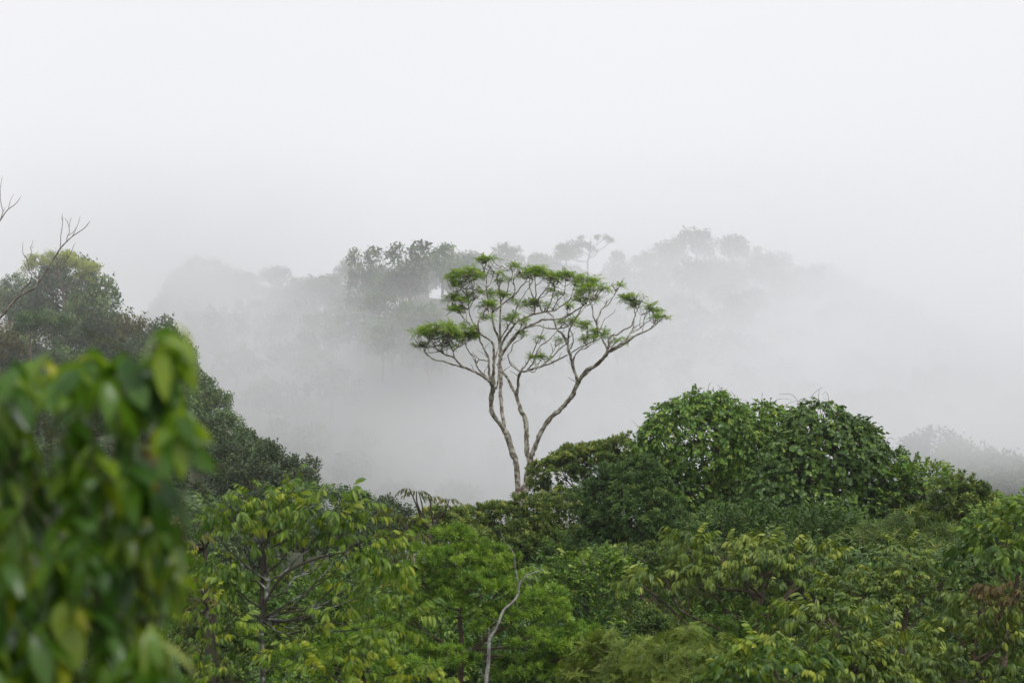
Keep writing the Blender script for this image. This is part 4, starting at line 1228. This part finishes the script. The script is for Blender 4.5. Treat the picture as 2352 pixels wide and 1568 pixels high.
for i in range(9):
    bx_ = -150 + i * 62
    top = at(bx_, top_y(bx_) + 30, ND + br.uniform(-.3, .5))
    q_ = np.array([org + br.normal(0, .05, 3) * [1, 1, 0], org * .6 + top * .4 + br.normal(0, .08, 3), org * .25 + top * .75 + br.normal(0, .06, 3), top])
    tb.add(*smooth_path(q_, np.array([.014, .009, .006, .003]), 5), sides=6)
for p_ in PP[::3]:
    s_ = p_ + br.normal(0, .12, 3) + np.array([0, .05, -.28])
    tb.add(*smooth_path(bend(s_, p_, .3, 4), np.linspace(.004, .002, 4), 2), sides=4)
tb.build('stem', M_STEM, root, org)

# ============================================================================= trees on the left ridge
def proto(name, label, clumps, sp, bark, r0, h_fork, group, per=3, dens=1.0):
    """a far tree built round the origin, base at z = 0."""
    root = thing(name, (0, 0, 0), label, 'tree', group)
    tb = Tubes()
    fk = np.array([0, 0, h_fork])
    tb.add(*smooth_path([np.array([0, 0, -4.0]), np.array([.15, .1, h_fork * .5]), fk], np.array([1.3, 1, .8]) * r0, 3), sides=6)
    limbs(tb, fk, clumps, r0 * .55, per, sides=4)
    tb.build('trunk', bark, root, (0, 0, 0))
    crown(root, np.zeros(3), clumps, sp, 'crown', dens)
    return root


def blob(n_, R, H, base_h, flat=.6):
    """n_ clumps making a crown of radius R and height H that starts at base_h."""
    out = []
    for i in range(n_):
        a = i * 2.4 + rng.uniform(-.4, .4)
        t_ = (i + .5) / n_
        rr = R * .62 * math.sqrt(1 - t_ * .75)
        ce = np.array([math.cos(a) * rr, math.sin(a) * rr, base_h + H * (.25 + .6 * t_)])
        s = R * rng.uniform(.36, .52)
        out.append((ce, np.array([s, s, s * rng.uniform(flat, 1)])))
    return out


GR = 'trees on the left ridge'
LAB_R = 'dark round-crowned tree among the packed canopy of the left ridge'
ridge_protos = [proto('ridge_tree', LAB_R, blob(6, 3.4, 4.6, 2.6, .8), 'ridge', M_BARK_BROWN, .2, 3.5, GR),
                proto('ridge_tree', 'green-topped tree on the lower slope of the left ridge', blob(5, 3.0, 4.0, 2.2, .8), 'ridge_green', M_BARK_BROWN, .18, 3, GR),
                proto('ridge_tree', LAB_R, blob(7, 3.9, 4.6, 3.0, .8), 'ridge', M_BARK_BROWN, .22, 4, GR),
                proto('ridge_tree', 'tree flushed orange-brown on the left ridge', blob(7, 2.6, 4.0, 2.6), 'orange', M_BARK_BROWN, .16, 3, GR)]
LAB = [LAB_R, 'green-topped tree on the lower slope of the left ridge', LAB_R, 'tree flushed orange-brown on the left ridge']
# (pixel x, pixel y of the top, distance, prototype, scale)
RT = [(20, 650, 285, 0, 1.0, 'dark tree at the left frame edge on the ridge skyline'), (75, 690, 275, 2, 1.0, None), (150, 625, 272, 2, 1.12, 'tallest dark dome on the left ridge, under the pale umbrella crown'),
      (210, 665, 266, 0, 1.05, 'dark rounded tree on the ridge skyline at the right of the umbrella crown'), (120, 735, 262, 1, .95, None), (250, 735, 252, 0, .8, None), (300, 745, 250, 3, .9, 'brown-tinged tree on the ridge skyline above the blurred bush'),
      (350, 755, 246, 0, .9, 'dark tree at the skyline just left of the tip of the blurred bush'), (30, 760, 262, 0, 1, None), (190, 760, 256, 2, 1, None), (8, 770, 235, 3, .95, 'orange-flushed tree at the left frame edge'), (400, 800, 240, 0, .8, None),
      (60, 830, 236, 0, 1, None), (150, 820, 238, 1, 1, None), (260, 810, 236, 2, .9, None), (330, 830, 232, 0, .9, None), (420, 870, 225, 0, .8, None), (455, 888, 218, 0, .85, 'dark tree with a side tuft leaning out into the mist on the ridge edge'),
      (505, 962, 208, 1, .72, 'fresh green tree with a steep right side on the ridge edge'), (400, 930, 212, 1, .9, None), (340, 920, 216, 0, .9, None), (460, 985, 204, 2, .75, None), (555, 1015, 198, 2, .75, None), (610, 1035, 192, 1, .8, 'broad green tree near the low end of the ridge'),
      (520, 1045, 194, 2, .8, None), (665, 1078, 186, 2, .7, 'last dark green tree at the right foot of the ridge'), (440, 1050, 196, 0, .9, None), (590, 1090, 184, 2, .8, None), (390, 1100, 190, 1, .9, None), (490, 1110, 186, 0, .9, None),
      (715, 1128, 176, 1, .62, None), (640, 1140, 176, 0, .8, None), (560, 1160, 174, 0, .8, None), (440, 1160, 176, 1, .9, None), (370, 1180, 176, 0, .9, None), (500, 1210, 168, 0, .8, None), (420, 1240, 162, 2, .8, None),
      (850, 1165, 160, 1, .55, None), (895, 1180, 158, 2, .5, None), (930, 1195, 156, 0, .5, None), (760, 1180, 165, 0, .6, None), (700, 1190, 162, 2, .7, None), (640, 1210, 158, 1, .7, None), (580, 1240, 154, 0, .7, None), (820, 1210, 156, 0, .6, None), (480, 1280, 150, 1, .7, None),
      (50, 880, 232, 0, 1, None), (130, 885, 230, 2, .95, None), (215, 880, 230, 1, .95, None), (300, 885, 226, 0, .9, None), (370, 880, 226, 2, .8, None), (20, 950, 222, 2, 1, None), (100, 960, 220, 0, 1, None), (180, 955, 220, 1, 1, None), (270, 960, 216, 2, .9, None), (350, 990, 208, 0, .9, None), (60, 1040, 210, 1, 1, None), (160, 1040, 208, 0, 1, None), (260, 1050, 204, 2, .9, None), (340, 1080, 196, 0, .9, None), (200, 1130, 194, 1, 1, None), (300, 1150, 188, 0, .9, None), (100, 1130, 198, 2, 1, None)]
HT = [max(v.co.z for v in o.children[1].data.vertices) - .25 for o in ridge_protos]
used = set()
for (px, py, d, k_, s, lab) in RT:
    top = at(px, py, d)
    g = float(terrain(top[0], d))
    s = s * rng.uniform(.95, 1.05)
    sz = max(s, min(1.3 * s, (top[2] - g) / HT[k_]))
    loc = (top[0], d, top[2] - HT[k_] * sz)
    if k_ in used:
        dup(ridge_protos[k_], loc, rng.uniform(0, 6.28), (s, s, sz), lab or LAB[k_], GR)
    else:
        o = ridge_protos[k_]
        used.add(k_)
        o.location = loc
        o.scale = (s, s, sz)
        if lab:
            o['label'] = lab

# pale umbrella crown above the ridge
tree('umbrella_tree', 'pale green flat umbrella-crowned tree rising above the left ridge', 'tree', 268, 150,
     [(90, 603, 36, 16, 0), (130, 592, 40, 14, 0), (170, 606, 34, 18, 0), (205, 622, 28, 20, 0), (222, 648, 14, 12, 0), (65, 616, 14, 12, 0), (190, 640, 16, 12, 0)], 'ridge_green', M_BARK_BROWN, .18, 690, dens=.8, scale=.6, mat=M_PALE, per=6)
tree('umbrella_tree', 'dark green layered tree low on the ridge just above the blurred bush at left', 'tree', 232, 70,
     [(75, 730, 40, 14, 0), (120, 738, 44, 14, 0), (60, 755, 26, 12, 0), (150, 748, 20, 10, 0)], 'ridge_green', M_BARK_BROWN, .12, 800, dens=.9, scale=.55, per=5)
tree('umbrella_tree', 'small flat-topped tree hung with creepers in the gap beside the sapling', 'tree', 150, 805,
     [(800, 1135, 26, 18, 0), (835, 1150, 14, 10, 0), (765, 1143, 12, 7, 0), (800, 1158, 30, 14, 0), (790, 1180, 14, 24, 0), (830, 1185, 24, 22, 0)], 'ridge_green', M_BARK_DARK, .14, 1200, dens=1.0, scale=.5, per=6)
tree('umbrella_tree', 'feathered side tuft tree leaning from the ridge edge into the mist', 'tree', 216, 480,
     [(508, 910, 16, 12, 0), (525, 922, 10, 8, 0), (488, 905, 20, 12, 0)], 'ridge', M_BARK_DARK, .1, 950, dens=1.0, scale=.5, per=6)

# ============================================================================= misty trees on the right slope
GM = 'misty trees on the right'
for i, (px, py, d, k_, s) in enumerate([(2130, 1015, 215, 2, 1.0), (2180, 1030, 212, 0, .9), (2230, 1040, 208, 2, .9), (2290, 1055, 204, 1, .95), (2340, 1065, 200, 0, 1.0), (2260, 1090, 196, 1, .9), (2160, 1080, 202, 0, .9), (2320, 1110, 190, 2, .9), (2390, 1080, 196, 2, 1.), (2100, 1060, 212, 1, .8), (2200, 1110, 194, 1, .8)]):
    top = at(px, py + 14, d)
    dup(ridge_protos[k_], (top[0], d, top[2] - HT[k_] * s * 1.1), rng.uniform(0, 6), (s, s, s * 1.1), 'pale misty tree behind the green shrubs at the right edge' if i else 'highest misty dome behind the shrubs at the right edge', GM)

# ============================================================================= trees on the far misty hill
GF_ = 'trees on the far misty hill'
FLAB = 'faint grey tree on the mist-covered hillside behind the pale tree'
far_protos = [proto('hill_tree', FLAB, blob(9, 4.6, 6.5, 5.0), 'far', M_BARK_BROWN, .3, 5.5, GF_),
              proto('hill_tree', FLAB, blob(7, 3.8, 8.0, 4.0, .8), 'far', M_BARK_BROWN, .28, 5, GF_),
              proto('hill_tree', FLAB, blob(8, 5.5, 5.0, 5.5, .5), 'far', M_BARK_BROWN, .3, 6, GF_)]
FH = [max(v.co.z for v in o.children[1].data.vertices) - .4 for o in far_protos]
FT = [(940, 575, 470, 1, 1.08, 'darkest tall grey tree on the hill skyline left of the pale tree'), (1015, 572, 475, 1, .95, 'tall grey tree on the skyline touching the pale tree crown'), 
      (838, 592, 490, 1, .95, 'narrow grey tree on the skyline left of the darkest one'), (800, 610, 585, 0, .8, None), (886, 642, 475, 0, .75, None), (630, 622, 640, 2, .9, 'rounded faint tree standing apart on the left skyline'), (720, 648, 600, 0, .9, None), (760, 640, 590, 2, .8, None), (680, 665, 620, 0, .8, None), (870, 690, 450, 2, .7, None), (930, 710, 440, 1, .7, None), (985, 715, 442, 0, .75, None), (880, 760, 425, 1, .6, 'dark rounded tree halfway down the misty slope left of the pale tree'),
      (460, 612, 690, 2, 1.2, 'palest tree dome on the far left skyline'), (520, 618, 680, 0, 1.1, None), (570, 640, 660, 2, 1.0, None), (420, 640, 690, 0, 1.1, None), (390, 690, 680, 2, 1.1, None), (1080, 590, 590, 2, .9, None), (1165, 572, 640, 0, .8, 'faint rounded tree on the skyline above the pale tree'), (1240, 590, 640, 2, .8, None),
      (1300, 565, 630, 2, .8, None), (1420, 590, 640, 1, .9, None), (1480, 590, 650, 0, 1, None), (1530, 575, 660, 2, 1.1, None), (1600, 545, 680, 2, 1.2, 'faint tree dome on the highest point of the right skyline'), (1680, 555, 640, 2, 1.1, 'darkest tree on the top of the right-hand hill'), (1740, 578, 640, 1, .5, 'small dark knob of a tree at the right hill shoulder'), (1790, 598, 650, 2, 1.1, None), (1880, 622, 670, 2, 1.1, None),
      (1940, 640, 670, 0, 1.1, None), (2010, 672, 680, 2, 1.1, None), (2090, 700, 690, 0, 1.1, None), (2160, 740, 690, 2, 1.2, None), (2240, 800, 690, 0, 1.1, None), (2310, 860, 680, 2, 1.1, None)]
used = set()


def far_tree(px, py, d, k_, s, lab):
    top = at(px, py, d)
    s = s * rng.uniform(.92, 1.08)
    loc = (top[0], d, top[2] - FH[k_] * s)
    if k_ in used:
        dup(far_protos[k_], loc, rng.uniform(0, 6.28), (s, s, s * rng.uniform(.95, 1.1)), lab or FLAB, GF_)
    else:
        used.add(k_)
        far_protos[k_].location = loc
        far_protos[k_].scale = (s, s, s)
        far_protos[k_]['label'] = lab or FLAB


for f in FT:
    far_tree(*f)
# the wooded face of the hill, down to the valley
for d in np.arange(625, 330, -26.0):
    half = d * 36 / 85 / 2 * 1.04
    for x in np.arange(-half, half, 7.6 + (625 - d) * .01):
        xx = x + rng.uniform(-2.4, 2.4)
        dd = d + rng.uniform(-9, 9)
        px = 1176 + xx / (K * dd)
        g = float(terrain(xx, dd))
        s = rng.uniform(.7, 1.15) * (.75 if dd < 420 else 1)
        k_ = int(rng.integers(0, 3))
        py = 784 - (g + FH[k_] * s * .95) / (K * dd)
        if py > 1200 or (px < 640 and py > 1000) or (px > 1480 and py > 1000) or (px < 330):
            continue
        sky_y = np.interp(px, [330, 400, 520, 640, 720, 860, 1000, 1100, 1300, 1500, 1680, 1800, 1950, 2100, 2250, 2352], [720, 650, 620, 650, 650, 625, 590, 600, 590, 590, 565, 605, 650, 710, 810, 900])
        if py < sky_y + 6:
            py = sky_y + 6 + rng.uniform(0, 20)
        far_tree(px, py, dd, k_, s, None)
# wispy emergent with a thin stem
tree('emergent_tree', 'wispy flat-topped tree on a thin stem above the misty skyline, right of the pale crown', 'tree', 600, 1350,
     [(1290, 575, 16, 8, 0), (1318, 560, 14, 6, 0), (1345, 566, 18, 9, 0), (1385, 548, 20, 6, 0), (1400, 556, 10, 5, 0), (1335, 548, 8, 4, 0), (1365, 580, 10, 6, 0), (1300, 590, 22, 10, 0)], 'far', M_BARK_BROWN, .3, 600, dens=.8, scale=.5, per=3)

# ============================================================================= low growth covering the valley side between the trees
n_ = 16000
yy = rng.uniform(38, 150, n_ * 2)
xx = rng.uniform(-1, 1, n_ * 2) * (yy * .24 + 3)
P = np.stack([xx, yy, terrain(xx, yy) + rng.uniform(.03, .9, n_ * 2)], -1)
Y = nrm(rng.normal(size=P.shape) * .5 + np.array([0, -.2, 1.]))
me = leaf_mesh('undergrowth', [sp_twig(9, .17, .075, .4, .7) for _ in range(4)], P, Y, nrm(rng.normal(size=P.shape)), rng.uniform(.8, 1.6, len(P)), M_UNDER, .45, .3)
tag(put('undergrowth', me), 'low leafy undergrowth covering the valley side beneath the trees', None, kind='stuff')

# ============================================================================= air: even haze and the drifting mist bank
def vol_mat(name, density, col=(.976, .979, .995)):
    m = bpy.data.materials.new(name)
    m.use_nodes = True
    t = m.node_tree
    t.nodes.remove(t.nodes['Principled BSDF'])
    v = t.nodes.new('ShaderNodeVolumePrincipled')
    v.inputs['Color'].default_value = (*col, 1)
    v.inputs['Density'].default_value = density
    v.inputs['Anisotropy'].default_value = 0.0
    t.links.new(v.outputs['Volume'], t.nodes['Material Output'].inputs['Volume'])
    return m, t, v


def box(name, lo, hi, mat):
    V = np.array([[x_, y_, z_] for x_ in (lo[0], hi[0]) for y_ in (lo[1], hi[1]) for z_ in (lo[2], hi[2])], float)
    F = [[0, 1, 3, 2], [4, 6, 7, 5], [0, 4, 5, 1], [2, 3, 7, 6], [0, 2, 6, 4], [1, 5, 7, 3]]
    return put(name, mesh_from(name, V, F, mat))


mh, _, _ = vol_mat('haze_air', .00015)
tag(box('haze', (-440, -58, -66), (440, 885, 46), mh), 'thin even haze filling the valley air', None, kind='stuff')

# mist bank: soft lobes of fog lying before the far hill (centre, half-sizes, density)
LOBES = [((-78, 560, 14.5), (46, 63, 22.3), 0.0108),
         ((-42, 415, -9.0), (34, 64, 15.0), 0.0115),
         ((44, 575, 15.0), (56, 70, 25.6), 0.0050),
         ((96, 520, -6.2), (55, 77, 25.3), 0.0209),
         ((43, 460, -11.3), (53, 84, 24.4), 0.0130),
         ((36, 180, -7.4), (16, 21, 3.2), 0.0450),
         ((-2, 330, -18.0), (29, 60, 11.0), 0.0125),
         ((80, 370, -12), (62, 60, 22), 0.0170),
         ((-70, 470, 12), (30, 60, 18), 0.0060),
         ((-38, 222, 0), (34, 30, 14), 0.0012),
         ((-54, 252, 8), (14, 26, 5), 0.0025)]
mm, t, v = vol_mat('mist_air', 0)
co = t.nodes.new('ShaderNodeTexCoord')
total = None
for (ce, hs, a) in LOBES:
    mp = t.nodes.new('ShaderNodeMapping')
    mp.vector_type = 'TEXTURE'
    mp.inputs['Location'].default_value = ce
    mp.inputs['Scale'].default_value = hs
    t.links.new(co.outputs['Object'], mp.inputs['Vector'])
    dt = t.nodes.new('ShaderNodeVectorMath')
    dt.operation = 'DOT_PRODUCT'
    t.links.new(mp.outputs['Vector'], dt.inputs[0])
    t.links.new(mp.outputs['Vector'], dt.inputs[1])
    ng = t.nodes.new('ShaderNodeMath')
    ng.operation = 'MULTIPLY'
    ng.inputs[1].default_value = -1
    t.links.new(dt.outputs['Value'], ng.inputs[0])
    ex = t.nodes.new('ShaderNodeMath')
    ex.operation = 'EXPONENT'
    t.links.new(ng.outputs[0], ex.inputs[0])
    ml = t.nodes.new('ShaderNodeMath')
    ml.operation = 'MULTIPLY_ADD'
    t.links.new(ex.outputs[0], ml.inputs[0])
    ml.inputs[1].default_value = a
    if total is None:
        ml.inputs[2].default_value = 0
    else:
        t.links.new(total, ml.inputs[2])
    total = ml.outputs[0]
nz = t.nodes.new('ShaderNodeTexNoise')
nz.inputs['Scale'].default_value = .024
nz.inputs['Detail'].default_value = 3.5
nz.inputs['Roughness'].default_value = .5
t.links.new(co.outputs['Object'], nz.inputs['Vector'])
mr_ = t.nodes.new('ShaderNodeMapRange')
mr_.inputs['From Min'].default_value = .32
mr_.inputs['From Max'].default_value = .68
mr_.inputs['To Min'].default_value = .35
mr_.inputs['To Max'].default_value = 1.65
t.links.new(nz.outputs['Fac'], mr_.inputs['Value'])
fin = t.nodes.new('ShaderNodeMath')
fin.operation = 'MULTIPLY'
t.links.new(total, fin.inputs[0])
t.links.new(mr_.outputs['Result'], fin.inputs[1])
t.links.new(fin.outputs[0], v.inputs['Density'])
try:
    mm.cycles.volume_step_rate = 0.35
except Exception as e:
    print('step rate', e)
tag(box('mist', (-300, 136, -64), (300, 720, 44), mm), 'drifting bank of white mist lying in the valley before the far hill', None, kind='stuff')
